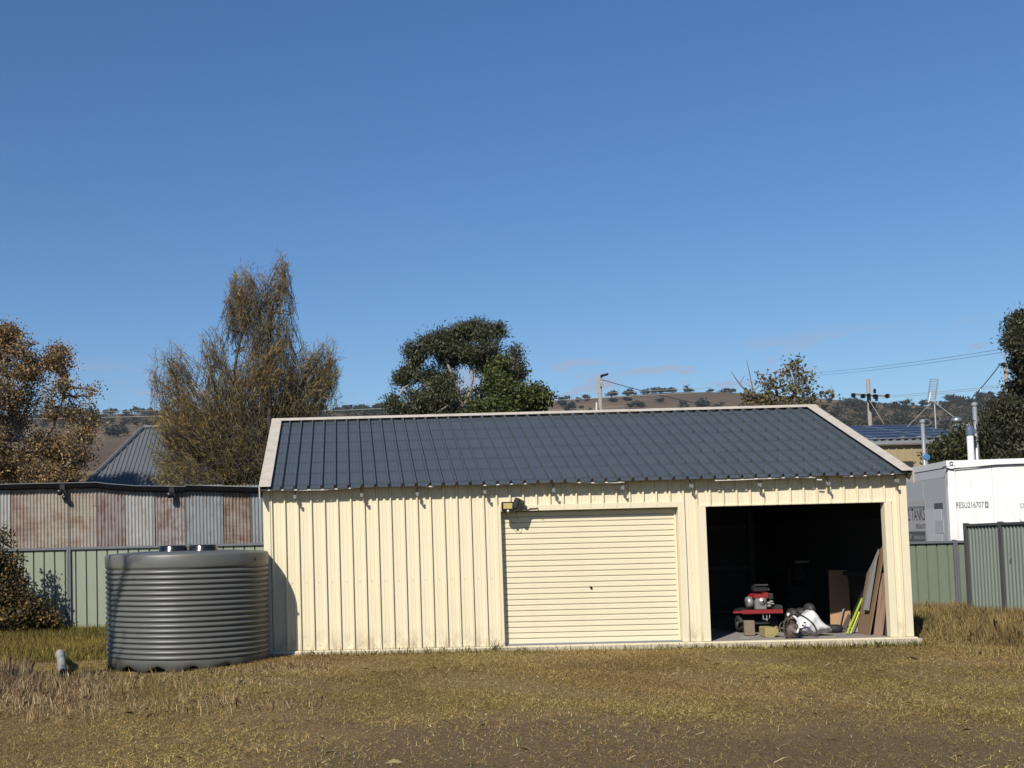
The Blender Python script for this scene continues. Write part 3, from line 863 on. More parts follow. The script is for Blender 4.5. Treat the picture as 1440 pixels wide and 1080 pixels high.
# scalloped skirt: teeth between cut-outs
q = MB()
for j in range(NSEG * 2):
    pass
n2 = 180
for j in range(n2):
    t = 2 * math.pi * j / n2
    f = ((j / n2 * 15 + .30) % 1.0); tooth = abs(f - .5) * 2           # 0 at tooth tip .. 1 at notch
    zb = -.045 + .105 * tooth
    q.v.append((TX + (TR - .004) * math.cos(t), TY + (TR - .004) * math.sin(t), TZ + zb))
    q.v.append((TX + (TR - .012) * math.cos(t), TY + (TR - .012) * math.sin(t), TZ + .122))
    q.v.append((TX + (TR - .06) * math.cos(t), TY + (TR - .06) * math.sin(t), TZ + zb))
for j in range(n2):
    k = (j + 1) % n2
    q.f.append((3 * j, 3 * k, 3 * k + 1, 3 * j + 1)); q.f.append((3 * j + 2, 3 * k + 2, 3 * k, 3 * j))
q.build('tank_skirt', 'tank', tank, True)
MB().lathe([(TR - .10, -.06), (TR - .10, .12), (.01, .12)], 48, (TX, TY, TZ)).build('tank_base', 'blackmetal', tank)
for px in (244, 286):
    c = at(px, 776, TY - .45)
    MB().lathe([(.21, HT - .0), (.21, HT + .03), (.19, HT + .05), (.19, HT + .09), (.18, HT + .103), (.12, HT + .105), (.11, HT + .09), (.005, HT + .09)], 32, (c.x, TY - .45, TZ)).build('tank_lid', 'lid', tank, True)
c = at(361, 783, -.6)
ang = math.asin(max(-1, min(1, (c.x - TX) / TR)))
MB().sphere((TX + TR * math.sin(ang), TY - TR * math.cos(ang), TZ + HT - .1), .022, 10, 6).build('overflow_outlet', 'black', tank)

# ------------------------------------------------------------------ ribbed drain hose in the grass
a0, a1 = onz(88, 941, -.03), Vector((0, 0, 0))
pp = []
for i in range(40):
    t = i / 39
    yy = a0.y + 1.75 * t; c = at(88.5 - 5.5 * t ** .8, 942 - 30 * t, yy)
    pp.append((c.x, yy, gz(c.x, yy) + .05 + .13 * math.sin(math.pi * min(1, t * 1.0)) ** 1.3 + .05 * t))
q = MB(); q.tube(pp, [.052 + (.007 if i % 2 else -.006) for i in range(40)], 14, False)
q.tube(pp[:3], .040, 12, False)
tag(q.build('drain_hose', 'pipe', None, True, base=pp[0]), 'pale grey ribbed drain hose lying in dry grass beside the tank', 'hose')


# ------------------------------------------------------------------ metal fences
def fence(name, label, A, B, base, top, pitch, sheet_w, posts, sm, pm, ph=0.0, rib=(-.035, .010, .030), face=1):
    """A, B: ends (x, y); base/top: heights at A and B; one part for each sheet, post and rail"""
    A = Vector((A[0], A[1], 0)); B = Vector((B[0], B[1], 0)); L = (B - A).length
    d = (B - A).normalized(); nrm = Vector((d.y, -d.x, 0)) * face
    th = thing(name, label, 'fence', (A.x, A.y, base[0]))
    fz = lambda u, e: e[0] + (e[1] - e[0]) * u / L
    mp_ = lambda u, dd, z: tuple(A + d * u + nrm * dd + Vector((0, 0, z)))
    n = max(1, int(round(L / sheet_w)))
    for i in range(n):
        u0, u1 = L * i / n, L * (i + 1) / n
        ribbed(u0, u1, lambda u: fz(u, base), lambda u: fz(u, top) - .02, mp_, pitch, ph, *rib, False).build('fence_sheet', sm, th)

    def bar(u0, u1, z0, z1, d0, d1, nm):
        q = MB(); b8 = []
        for dd in (d0, d1):
            for zi in (z0, z1):
                for u in (u0, u1):
                    b8.append(mp_(u, dd, zi(u)))
        k = len(q.v); q.v += b8
        for f in ((0, 1, 3, 2), (4, 6, 7, 5), (0, 4, 5, 1), (2, 3, 7, 6), (0, 2, 6, 4), (1, 5, 7, 3)): q.f.append(tuple(k + w for w in f))
        q.build(nm, pm, th)
    us = [0] + list(posts) + [L]
    for u0, u1 in zip(us[:-1], us[1:]):
        bar(u0, u1, lambda u: fz(u, top) - .045, lambda u: fz(u, top), -.02, .045, 'top_rail')
        bar(u0, u1, lambda u: fz(u, base) + .02, lambda u: fz(u, base) + .07, -.02, .045, 'bottom_rail')
    for u in posts:
        bar(u - .038, u - .004, lambda w: fz(w, base) - .3, lambda w: fz(w, top) + .02, -.03, .052, 'post')
        bar(u + .004, u + .038, lambda w: fz(w, base) - .3, lambda w: fz(w, top) + .012, -.03, .052, 'post')
    return th


YF = 6.45
A = at(-190, 776, YF); B = at(470, 764, YF); pu = at(97, 771, YF).x - A.x
fence('metal_fence', 'pale green ribbed metal fence with grey rails behind the water tank', (A.x, YF), (B.x, YF), (-.12, -.12), (at(0, 772, YF).z, at(97, 770, YF).z),
      .21, .84, (pu - 2.4, pu, pu + 2.42, ), 'fence_a', 'post', .02)
A = at(1180, 764, YF); B = at(1368, 763, YF); pu = at(1342, 764, YF).x - A.x
zt = at(1310, 761, YF).z
fence('metal_fence', 'dull green wide-ribbed metal fence in front of the grey lettered side', (A.x, YF), (B.x, YF), (-.14, -.14), (zt, zt), .205, .82, (pu - 2.4 if pu > 2.5 else .05, pu), 'fence_b', 'post', .06)
A = at(1358, 737, 5.6); Bp = at(1408, 736, 4.55); dv = (Bp - A); B2 = A + dv * 3.6
zt = A.z
fence('metal_fence', 'taller grey-green fence of narrow corrugations with dark posts beside the white container', (A.x, A.y), (B2.x, B2.y), (-.14, -.14), (zt, zt + .03),
      .10, .8, (.03, Vector((dv.x, dv.y, 0)).length, Vector((dv.x, dv.y, 0)).length * 2.3), 'fence_c', 'post_b', .02, (.022, .02, .06))

# ------------------------------------------------------------------ old corrugated iron building behind the fence
YI = 9.0
iron = thing('iron_shed', 'old shed wall of mismatched rusty corrugated iron sheets with eave blackened for shade', 'shed', (at(0, 700, YI).x, YI, -.1))
RS = {'zinc': rust('iron_zinc', (.36, .37, .37), (.22, .13, .08), .72, .92, 0, 3), 'zinc2': rust('iron_zinc_pale', (.43, .42, .405), (.27, .20, .14), .66, .98, 0, 9),
      'blue': rust('iron_bluegrey', (.29, .31, .325), (.18, .125, .09), .70, .98, 0, 5), 'rusty': rust('iron_rusty', (.40, .345, .30), (.255, .155, .105), .56, .90, .35, 1),
      'rusty2': rust('iron_tan_rust', (.42, .37, .31), (.28, .175, .11), .58, .92, .45, 7), 'pink': rust('iron_faded_red', (.315, .26, .25), (.19, .115, .085), .62, .85, 0, 2),
      'pinkz': rust('iron_zinc_rose', (.37, .34, .325), (.20, .12, .09), .60, .85, 0, 8), 'brown': rust('iron_brown', (.335, .29, .245), (.19, .10, .06), .50, .88, .5, 4)}
edges = [(-60, 'pinkz'), (-20, 'zinc2'), (12.5, 'rusty'), (51, 'rusty2'), (96, 'rusty2'), (136, 'pink'), (174, 'zinc2'), (215, 'pinkz'), (260, 'blue'), (311, 'brown'), (352, 'blue'), (392, 'rusty'), (440, None)]
zt = at(180, 686, YI).z
for (e0, k), (e1, _) in zip(edges[:-1], edges[1:]):
    x0, x1 = at(e0, 690, YI).x, at(e1, 690, YI).x + .03
    q = MB(); nn = int((x1 - x0) / .0125); yo = random.uniform(-.012, .012); zz = random.uniform(-.02, .03)
    for i in range(nn + 1):
        x = x0 + (x1 - x0) * i / nn; y = YI + yo - .015 * math.cos((x - x0) / .076 * 2 * math.pi)
        q.v.append((x, y, -.15)); q.v.append((x, y, zt + zz))
    for i in range(nn): q.f.append((2 * i, 2 * i + 2, 2 * i + 3, 2 * i + 1))
    q.build('iron_sheet', RS[k], iron, True)
# sagging eave, shade put into its black colour, with its thin pale lip
ev = [(-70, 681), (0, 681), (37, 680), (90, 679), (135, 678), (150, 680), (190, 683), (260, 684), (262, 682), (330, 684), (372, 685), (440, 684)]
q = MB(); q2 = MB()
for (a, b1), (a2, b2) in zip(ev[:-1], ev[1:]):
    p, r2 = at(a, b1, YI - .14), at(a2, b2, YI - .14)
    for (y0, y1, d0, d1) in ((YI - .14, YI - .12, -.11, 0),):
        v = [(p.x, y0, p.z + d0), (r2.x, y0, r2.z + d0), (r2.x, y0, r2.z + d1), (p.x, y0, p.z + d1), (p.x, y0 + .14, p.z + d0 - .02), (r2.x, y0 + .14, r2.z + d0 - .02), (r2.x, y0 + .14, r2.z - .06), (p.x, y0 + .14, p.z - .06)]
        k = len(q.v); q.v += v
        for f in ((0, 1, 2, 3), (0, 4, 5, 1), (3, 2, 6, 7)): q.f.append(tuple(k + w for w in f))
    q2.quad((p.x, YI - .145, p.z + .002), (r2.x, YI - .145, r2.z + .002), (r2.x, YI - .10, r2.z + .006), (p.x, YI - .10, p.z + .006))
    q2.quad((p.x, YI - .145, p.z - .004), (r2.x, YI - .145, r2.z - .004), (r2.x, YI - .145, r2.z + .002), (p.x, YI - .145, p.z + .002))
q.build('eave', mat('eave_shade_black', (.006, .006, .007), rough=.9, var=.3, spec=.05), iron); q2.build('eave_lip', 'galv', iron)
xl, xr = at(-70, 681, YI).x, at(440, 684, YI).x
ze = at(180, 684, YI).z
q = MB(); q.quad((xl, YI, ze - .08), (xr, YI, ze - .08), (xr, YI + 4, ze - .75), (xl, YI + 4, ze - .75)); q.quad((xl, YI + 4, -.2), (xr, YI + 4, -.2), (xr, YI + 4, ze - .75), (xl, YI + 4, ze - .75))
q.poly([(xl, YI + .02, -.2), (xl, YI + 4, -.2), (xl, YI + 4, ze - .75), (xl, YI + .02, ze - .08)]); q.poly([(xr, YI + .02, -.2), (xr, YI + 4, -.2), (xr, YI + 4, ze - .75), (xr, YI + .02, ze - .08)])
q.build('back_walls_and_roof', RS['zinc'], iron)
for px, py, low, w_ in ((84, 692, True, 'twin-bulb black lamp on the tan rusty sheet under the eave'), (238, 696, False, 'single round black lamp above the rose-grey iron sheet')):
    c = at(px, py, YI - .2)
    l = thing('wall_lamp', w_, 'lamp', (c.x, YI - .02, c.z))
    MB().sphere((c.x, YI - .2, c.z), .075, 14, 10, (1, .9, 1)).build('lamp_head', 'black', l, True)
    MB().tube([(c.x + .05, YI - .02, c.z + .1), (c.x + .05, YI - .12, c.z + .12), (c.x, YI - .18, c.z)], .028, 8).build('bracket', 'blackmetal', l)
    MB().box(c.x - .01, c.x + .1, YI - .16, YI - .02, c.z + .04, c.z + .17).build('lamp_base', 'blackmetal', l)
    if low: MB().sphere((c.x + .10, YI - .16, c.z - .12), .062, 12, 8).build('lamp_head', 'black', l, True)
    MB().tube([(c.x + .1, YI - .1, c.z + .1), (c.x + .1, YI - .14, c.z - .1)], .03, 8).build('bracket', 'blackmetal', l)

# ------------------------------------------------------------------ white shipping container
FONTM = {}


def text_part(body, o, u, v, wid, hei, m, parent, name='lettering'):
    cu = bpy.data.curves.new('txt', 'FONT'); cu.body = body; cu.size = 1
    ob = bpy.data.objects.new('txt', cu); COL.objects.link(ob)
    bpy.context.view_layer.update()
    dg = bpy.context.evaluated_depsgraph_get()
    me = bpy.data.meshes.new_from_object(ob.evaluated_get(dg))
    bpy.data.objects.remove(ob)
    n = len(me.vertices); co = np.zeros(n * 3, dtype=np.float32); me.vertices.foreach_get('co', co); co = co.reshape(-1, 3)
    lo = co.min(0); hi = co.max(0)
    s = (co - lo) / np.maximum(hi - lo, 1e-6)
    o, u, v = np.array(o), np.array(u), np.array(v)
    P = o + np.outer(s[:, 0] * wid, u) + np.outer(s[:, 1] * hei, v)
    me.vertices.foreach_set('co', P.astype(np.float32).ravel()); me.update()
    me.name = name
    me.materials.clear(); me.materials.append(M[m])
    t = bpy.data.objects.new(name, me); link(t, parent)
    return t


YC = 8.3
cc = at(1331, 648, YC); CH = 2.896; CROT = R(-9)
cont = thing('shipping_container', 'white shipping container with black serial number and grey lettered long side', 'container', (cc.x, YC, cc.z - CH))
cont.rotation_euler = (0, 0, CROT); OFF[cont] = Vector((0, 0, 0))
CM = Matrix.Translation((cc.x, YC, cc.z - CH)) @ Matrix.Rotation(CROT, 4, 'Z'); CI = CM.inverted()


def hit(px, py, axis_):
    """container-local point where the measured ray meets the front (axis y) or the long side (axis x)"""
    d = Vector(_F * FPX + _r * (px - PX0) + _u * (PY0 - py)); o_ = CI @ Vector(CAM); dd = CI.to_3x3() @ d
    k = 1 if axis_ == 'y' else 0
    return o_ + dd * (-o_[k] / dd[k])


CW, CL = 2.44, 6.06
MB().box(.06, CW - .02, .03, CL - .02, .12, CH - .03).build('inner_box', 'white', cont)
sx = hit(1397, 700, 'y').x
for x0, x1 in ((.17, sx - .004), (sx + .004, CW - .17)):
    MB().bbox(x0, x1, .012, .04, .17, CH - .165, .003).build('front_panel', 'white', cont)
MB().bbox(.155, CW - .155, .0, .06, CH - .16, CH, .004).build('top_rail', 'white', cont)
MB().bbox(.155, CW - .155, .0, .06, 0, .165, .004).build('bottom_rail', 'white', cont)
for x in (0, CW - .15):
    for y in (0, CL - .15):
        MB().bbox(x, x + .15, y, y + .15, .12, CH - .12, .006).build('corner_post', 'white', cont)
        for z in (0, CH - .115):
            MB().bbox(x - .006, x + .166, y - .006, y + .17, z, z + .12, .008).build('corner_casting', 'white', cont)
            MB().lathe([(.034, -.002), (.034, .03)], 14, (x + .085, y - .006, z + .06), Matrix.Rotation(R(90), 4, 'X')).build('casting_hole', 'ink', cont)
for z0, z1 in ((CH - .14, CH - .001), (0, .14)):
    MB().bbox(.0, .06, .155, CL - .155, z0, z1, .004).build('side_rail', 'white', cont)
    MB().bbox(CW - .06, CW, .155, CL - .155, z0, z1, .004).build('side_rail', 'white', cont)
zs = hit(1310, 674, 'x').z
MB().bbox(.012, .03, .16, CL - .16, zs + .004, CH - .145, .002).build('side_panel', 'bluegrey', cont)
for i in range(4):
    y0 = .16 + i * (CL - .32) / 4
    MB().bbox(.012, .03, y0, y0 + (CL - .32) / 4 - .006, .145, zs, .002).build('side_panel', 'grey_panel' if True else '', cont)


def patch(p, q_, m, name, dx=-.0035):
    a, b_ = hit(*p, 'x'), hit(*q_, 'x')
    MB().box(.012 + dx, .0118, b_.y, a.y, b_.z, a.z).build(name, m, cont)


patch((1255, 707), (1301, 714), 'sign_grey', 'sign_panel')
patch((1255, 715), (1302, 747), 'sign_grey', 'sign_panel')
patch((1255, 748), (1303, 790), 'sign_dark', 'sign_panel')
patch((1302, 716), (1327, 790), 'bluegrey', 'sign_panel')
patch((1314, 732), (1327, 750), 'grey_panel', 'sign_panel', -.006)
patch((1313, 708), (1325.5, 715), 'sign_dark', 'sign_panel', -.006)
U_, V_ = (0, -1, 0), (0, 0, 1)


def side_text(body, p_tl, p_br, m):
    a, b_ = hit(*p_tl, 'x'), hit(*p_br, 'x')
    text_part(body, (.012 - .0075, a.y, b_.z), U_, V_, a.y - b_.y, abs(a.z - b_.z), m, cont)


side_text('ES TANKS', (1274, 716), (1300.5, 731.5), 'ink')
side_text('SPECIALISTS', (1287.5, 737.5), (1301.5, 743), 'ink')
side_text('T BY', (1276, 751), (1283, 757.5), 'ink_pale')
side_text('festanks.com.au', (1285, 751), (1302, 758.5), 'ink_pale')
for body, a_, b2 in (('FESU216707', (1345, 706.5), (1384, 713.5)), ('2', (1386.5, 706.8), (1389, 712.8)), ('CO', (1434.5, 708), (1442.5, 714))):
    p, q_ = hit(*a_, 'y'), hit(*b2, 'y')
    text_part(body, (p.x, .0075, q_.z), (1, 0, 0), (0, 0, 1), q_.x - p.x, p.z - q_.z, 'ink', cont)
p, q_ = hit(1385.3, 705.5, 'y'), hit(1390.3, 714, 'y')
q = MB(); w = .012
for x0, x1, z0, z1 in ((p.x, q_.x, p.z - w, p.z), (p.x, q_.x, q_.z, q_.z + w), (p.x, p.x + w, q_.z + w, p.z - w), (q_.x - w, q_.x, q_.z + w, p.z - w)):
    q.box(x0, x1, .006, .0118, z0, z1)
q.build('check_digit_box', 'ink', cont)
for i, (ch, m_) in enumerate((('i', 'ink'), ('0', 'ink_red'), ('0', 'ink_red'), ('4', 'ink_red'))):
    p, q_ = hit(1330, 659 + i * 6.2, 'y'), hit(1333.3, 664 + i * 6.2, 'y')
    text_part(ch, (p.x, -.0035, q_.z), (1, 0, 0), (0, 0, 1), q_.x - p.x, p.z - q_.z, m_, cont)
P_ = [hit(*p, 'y') for p in ((1290, 659), (1325, 657), (1337, 660), (1370, 657), (1400, 654), (1440, 652.5), (1480, 652))]
tag(MB().tube([CM @ Vector((p.x, -.03, p.z)) for p in P_[1:]], .012, 5).build('cable', 'wire', None, False, base=CM @ Vector((P_[1].x, -.03, P_[1].z))), 'thin black cable strung along the top of the white container', 'cable')


# ------------------------------------------------------------------ house with grey hip roof (left, beyond the iron shed)
hY0, hY1 = 18.0, 22.0
Rl = at(201, 603, hY1); El = at(96, 706, hY0); zr0 = El.z; Rr = Rl + Vector((6.5, 0, 0)); ErX = Rr.x + (Rl.x - El.x)
house = thing('house', 'house with grey ribbed hip roof rising behind the rusty iron shed', 'house', (El.x, hY0, gz(El.x, hY0)))
hm = lambda u, d, s: (u, hY0 + (hY1 - hY0) * s - d * .45, zr0 + (Rl.z - zr0) * s + d * .9)
nsh = 18
for i in range(nsh):
    u0 = El.x + (ErX - El.x) * i / nsh; u1 = El.x + (ErX - El.x) * (i + 1) / nsh
    ribbed(u0, u1, 0.0, lambda u: max(0.002, min(1.0, (u - El.x) / (Rl.x - El.x), (ErX - u) / (ErX - Rr.x))), hm, .14, .03, .03, .03, .07, False).build('roof_sheet', 'house_roof', house)
MB().poly([(El.x, hY0, zr0), tuple(Rl), (El.x, 2 * hY1 - hY0, zr0)]).build('roof_end', 'house_roof', house)
MB().poly([(ErX, hY0, zr0), tuple(Rr), (ErX, 2 * hY1 - hY0, zr0)]).build('roof_end', 'house_roof', house)
MB().poly([(El.x, 2 * hY1 - hY0, zr0), (ErX, 2 * hY1 - hY0, zr0), tuple(Rr), tuple(Rl)]).build('roof_back', 'house_roof', house)
hc = MB(); hc.tube([(El.x, hY0, zr0 + .04), tuple(Rl + Vector((0, 0, .05)))], .07, 6); hc.tube([tuple(Rl + Vector((0, 0, .05))), tuple(Rr + Vector((0, 0, .05)))], .07, 6)
hc.build('hip_cap', 'house_roof', house)
MB().box(El.x + .4, ErX - .4, hY0 + .4, 2 * hY1 - hY0 - .4, gz(El.x, hY0) - .5, zr0 + .05).build('wall', 'house_wall', house)
MB().box(El.x, ErX, hY0 - .1, hY0, zr0 - .1, zr0 - .002).build('gutter', 'house_roof', house)

# ------------------------------------------------------------------ tan workshop with solar panels (right)
WY = 19.0
wl, wr = at(1195, 626, WY).x, at(1352, 626, WY).x
wz = at(1260, 626, WY).z; wb = gz(wl, WY) - .3
ws = thing('workshop', 'tan ribbed workshop with dark solar panels on its low grey roof', 'building', (wl, WY, wb))
nsh = 9
for i in range(nsh):
    ribbed(wl + (wr - wl) * i / nsh, wl + (wr - wl) * (i + 1) / nsh, wb, wz, lambda u, d, z: (u, WY - d, z), .235, wl, .03, .02, .05, False).build('wall_sheet', 'tan_wall', ws)
MB().box(wl, wr, WY + .05, WY + 7, wb, wz - .02).build('inner_box', 'blackmetal', ws)
ez = at(1260, 620, WY - .1).z; rzz = at(1260, 600.5, WY + 5.2).z
rs = (rzz - ez) / 5.3
for i in range(nsh):
    ribbed(wl - .2 + (wr - wl + .4) * i / nsh, wl - .2 + (wr - wl + .4) * (i + 1) / nsh, WY - .1, WY + 5.2, lambda u, d, y: (u, y, ez + (y - WY + .1) * rs + d), .235, wl, .035, .03, .08, False).build('roof_sheet', 'house_roof', ws)
MB().box(wl - .2, wr + .2, WY - .17, WY - .105, ez - .10, ez + .0).build('gutter', 'galv', ws)
MB().box(wl - .2, wr + .2, WY + 5.15, WY + 5.35, rzz - .02, rzz + .07).build('ridge_cap', 'white_strip', ws)
a_ = at(1260, 615.5, WY + .1); b_ = at(1260, 597.5, WY + 4.8)
ps = (b_.z - a_.z) / 4.7; pl = 4.7 / 5
pxr = at(1331, 606, WY + 2.4).x
pm = MB(); pm.bbox(0, 1.62, 0, pl - .03, -.035, 0, .004); pmm = pm.mesh('solar_panel')
K = Matrix(((1, 0, 0, 0), (0, 1, 0, 0), (0, ps, 1, 0), (0, 0, 0, 1)))
for v in pmm.vertices: v.co = K @ v.co
fm = MB()
for x0, x1, y0, y1 in ((0, 1.62, -.002, .03), (0, 1.62, pl - .06, pl - .028), (-.002, .03, .0, pl - .03), (1.59, 1.622, 0, pl - .03)): fm.box(x0, x1, y0, y1, -.03, .006, K)
fmm = fm.mesh('panel_frame'); fmm.materials.append(M['alu'])
for r_ in range(5):
    for c_ in range(5):
        p = put('solar_panel', pmm, 'solar', ws, (pxr - 1.65 * (c_ + 1), WY + .1 + r_ * pl, a_.z + r_ * pl * ps))
        f_ = bpy.data.objects.new('panel_frame', fmm); link(f_, p)
for px in (1215, 1268, 1291, 1320):
    x = at(px, 616, WY + .2).x
    MB().box(x - .06, x + .06, WY + .12, WY + .22, ez + .15, a_.z - .02).build('panel_foot', 'galv', ws)
for px, py, rr in ((1345, 591, .17), (1362, 598, .12)):
    c = at(px, py, WY + 2.2); zb = ez + 2.3 * rs
    q = MB(); q.tube([(c.x, WY + 2.2, zb), (c.x, WY + 2.2, c.z - rr * .6)], rr * .55, 14)
    q.sphere((c.x, WY + 2.2, c.z), rr, 22, 10, (1, 1, .72)); q.build('roof_ventilator', 'alu', ws)
for px in (1215, 1283):
    pass
c0, c1_ = at(1260, 649, WY - .06), at(1284, 657, WY - .06)
MB().box(c0.x, c1_.x, WY - .08, WY - .035, c1_.z, c0.z).build('window', 'ink', ws)

# ------------------------------------------------------------------ vents, pipes, antenna
for px, y0, yy, w, lab in ((1297, 590, 17.0, .052, 'slim galvanised vent pole rising before the tan workshop wall'), (1370, 566, 16.4, .058, 'tall galvanised vent pole beside the white capped pipe')):
    t0 = at(px, y0, yy); gz0 = gz(t0.x, yy)
    t = thing('vent_pole', lab, 'pole', (t0.x, yy, gz0))
    MB().tube([(t0.x, yy, gz0 - .2), (t0.x, yy, t0.z - .08)], w, 12).build('pipe', 'galv', t, True)
    MB().lathe([(w, 0), (w * 1.5, .03), (w * 1.5, .1), (w * .7, .13), (.002, .13)], 12, (t0.x, yy, t0.z - .12)).build('cap', 'galv', t)
    for k in (1.0, 2.0, 2.6):
        MB().lathe([(w * 1.12, 0), (w * 1.12, .04)], 12, (t0.x, yy, t0.z - k)).build('collar', 'galv', t)
t0 = at(1364, 613, 16.0); gz0 = gz(t0.x, 16)
t = thing('white_pipe', 'thick white pipe with blue-grey cap standing behind the container', 'pipe', (t0.x, 16, gz0))
MB().tube([(t0.x, 16, gz0 - .2), (t0.x, 16, t0.z)], .085, 16).build('pipe', 'white_pipe', t, True)
MB().lathe([(.085, 0), (.105, .02), (.105, .18), (.09, .21), (.09, .28), (.002, .30)], 16, (t0.x, 16, t0.z)).build('cap', 'bluecap', t)
MB().bbox(t0.x + .02, t0.x + .13, 15.92, 16.02, t0.z + .06, t0.z + .2, .01).build('valve_box', 'bluecap', t)
t0 = at(1303, 643, 15.5)
t = thing('valve_handle', 'round bright blue valve head on a thin stem behind the container', 'valve', (t0.x, 15.5, gz(t0.x, 15.5)))
MB().lathe([(.002, -.02), (.085, -.02), (.1, 0), (.085, .03), (.002, .035)], 16, (t0.x, 15.5, t0.z), Matrix.Rotation(R(90), 4, 'X')).build('handle', 'blue', t)
MB().tube([(t0.x, 15.5, gz(t0.x, 15.5)), (t0.x, 15.5, t0.z)], .02, 8).build('stem', 'galv', t)

AY = 22.5
base = at(1316, 601, AY)
an = thing('tv_antenna', 'lattice television antenna on a guyed mast above the workshop roof', 'antenna', tuple(base))
top = at(1314, 566, AY)
MB().tube([tuple(base - Vector((0, 0, .2))), tuple(top), tuple(at(1313, 548, AY))], .025, 6).build('mast', 'galv', an)
q = MB()
for (a, b_) in (((1304, 566), (1309, 533)), ((1315, 562), (1319, 533.5)), ((1309, 552), (1306, 566))):
    q.tube([tuple(at(*a, AY)), tuple(at(*b_, AY))], .018, 5)
q.build('boom', 'galv', an)
for k in range(9):
    t_ = k / 8
    p, r2 = at(1305 + 4 * t_, 562 - 29 * t_, AY), at(1315.5 + 3.5 * t_, 560 - 26.5 * t_, AY)
    MB().tube([tuple(p - (r2 - p) * .15), tuple(r2 + (r2 - p) * .15)], .010, 5).build('element', 'galv', an)
for e in ((1276, 600), (1358, 599)):
    MB().tube([tuple(at(1312, 564, AY)), tuple(at(*e, AY - 1.5))], .011, 4).build('guy_wire', 'wire_pale', an)
lp = [at(1303 + 6.5 * math.cos(k * .5236), 594 + 4.2 * math.sin(k * .5236), AY - 1) for k in range(13)]
MB().tube([tuple(p) for p in lp], .012, 5).build('loop_aerial', 'galv', an)


# ------------------------------------------------------------------ power poles and wires
def pole(px, ytop, Y, r, label, lean=0.0):
    t0 = at(px, ytop, Y); z0 = gz(t0.x, Y)
    t = thing('power_pole', label, 'pole', (t0.x, Y, z0))
    MB().tube([(t0.x + lean, Y, z0 - .3), (t0.x + lean * .5, Y, (z0 + t0.z) / 2), (t0.x, Y, t0.z)], [r * 1.25, r * 1.12, r], 10).build('post', 'wood_pole', t, True)
    return t, t0


t, t0 = pole(843, 530, 45, .10, 'timber pole carrying a small black street lamp against the brown hill')
a_, b_ = at(845, 537, 44.8), at(848, 528.5, 44.8)
MB().tube([tuple(a_), tuple(at(846, 531, 44.8)), tuple(b_)], .03, 6).build('lamp_arm', 'galv', t)
m4 = Matrix.Translation(at(849.5, 527.5, 44.8)) @ Matrix.Rotation(R(-14), 4, 'Y')
MB().bbox(-.20, .22, -.12, .12, -.06, .05, .03, m4).build('lamp_head', 'black', t)
MB().box(t0.x - .02, t0.x + .14, 44.78, 44.9, t0.z - .55, t0.z - .2).build('switch_box', 'galv', t)
p = at(839, 566, 44.6); q_ = at(838, 600, 44.6)
MB().tube([tuple(p), tuple(q_), (q_.x, 44.6, gz(q_.x, 44.6) - .1)], .045, 6).build('conduit', 'white_pipe', t)
t, t0 = pole(1220.5, 533, 48, .105, 'thick timber power pole with cross arm and black insulators')
ca, cb = at(1199, 554, 47.8), at(1249, 557, 47.8)
MB().tube([tuple(ca), tuple(cb)], .06, 6).build('cross_arm', 'wood_pole', t)
for px, py, rr in ((1200, 556, .15), (1213.5, 557, .16), (1221.5, 556.5, .13), (1231, 557.5, .17), (1248, 557, .16), (1230, 550, .1), (1232.5, 561, .1)):
    c = at(px, py, 47.7)
    MB().lathe([(.02, -.13), (rr * .9, -.09), (rr * .6, -.03), (rr, 0), (rr * .6, .05), (rr * .9, .09), (.02, .13)], 10, tuple(c)).build('insulator', 'black', t)
MB().tube([tuple(at(1222.5, 563, 47.7)), tuple(at(1243, 596, 46))], .014, 5).build('stay_wire', 'wire_pale', t)
MB().box(t0.x - .12, t0.x + .18, 47.65, 47.8, at(1221, 574, 47.7).z, at(1221, 566, 47.7).z).build('fuse_box', 'black', t)
t, t0 = pole(1413, 509, 36, .075, 'timber pole half hidden in the tree beside the container')
MB().bbox(t0.x - .22, t0.x - .06, 35.85, 36.0, t0.z - .2, t0.z - .05, .02).build('insulator', 'black', t)


def wire(name, label, pts, r, m, group=None, sag=0.0):
    P_ = [at(a, b2, Y) for a, b2, Y in pts]; out = []
    for a, b2 in zip(P_[:-1], P_[1:]):
        for k in range(12):
            s = k / 12; p = a.lerp(b2, s); p.z -= sag * 4 * s * (1 - s); out.append(tuple(p))
    out.append(tuple(P_[-1]))
    o = MB().tube(out, r, 5).build(name, m, None, True, base=out[0])
    return tag(o, label, 'wire', group)


wire('overhead_cable', 'dark cable sloping down from the street lamp pole to the roofs', ((847, 534, 44.8), (1045, 579, 36)), .020, 'wire', None, .12)
wire('overhead_cable', 'thick black cable dropping from the half hidden pole to the workshop', ((1406, 513, 35.9), (1334, 592, 32)), .022, 'wire', None, .12)
G_ = 'paired thin power lines in the sky above the workshop'
for d in (0, 3.6):
    wire('power_line', 'thin power line running out of the tall right-hand tree across the sky', ((1130, 525 + d, 130), (1440, 486 + d * 1.3, 50), (1700, 452 + d * 1.5, 35)), .012, 'wire', G_, .25)
wire('power_line', 'upper pale power line passing before the gum tree', ((-250, 590, 38), (190, 578, 38), (430, 572, 38), (620, 563, 38), (790, 556, 38), (1000, 545, 38)), .010, 'wire_pale')
wire('power_line', 'lower pale power line passing before the gum tree', ((-250, 596, 37), (190, 586, 37), (430, 579, 37), (620, 571, 37), (820, 561, 37), (1000, 551, 37)), .0125, 'wire_pale')
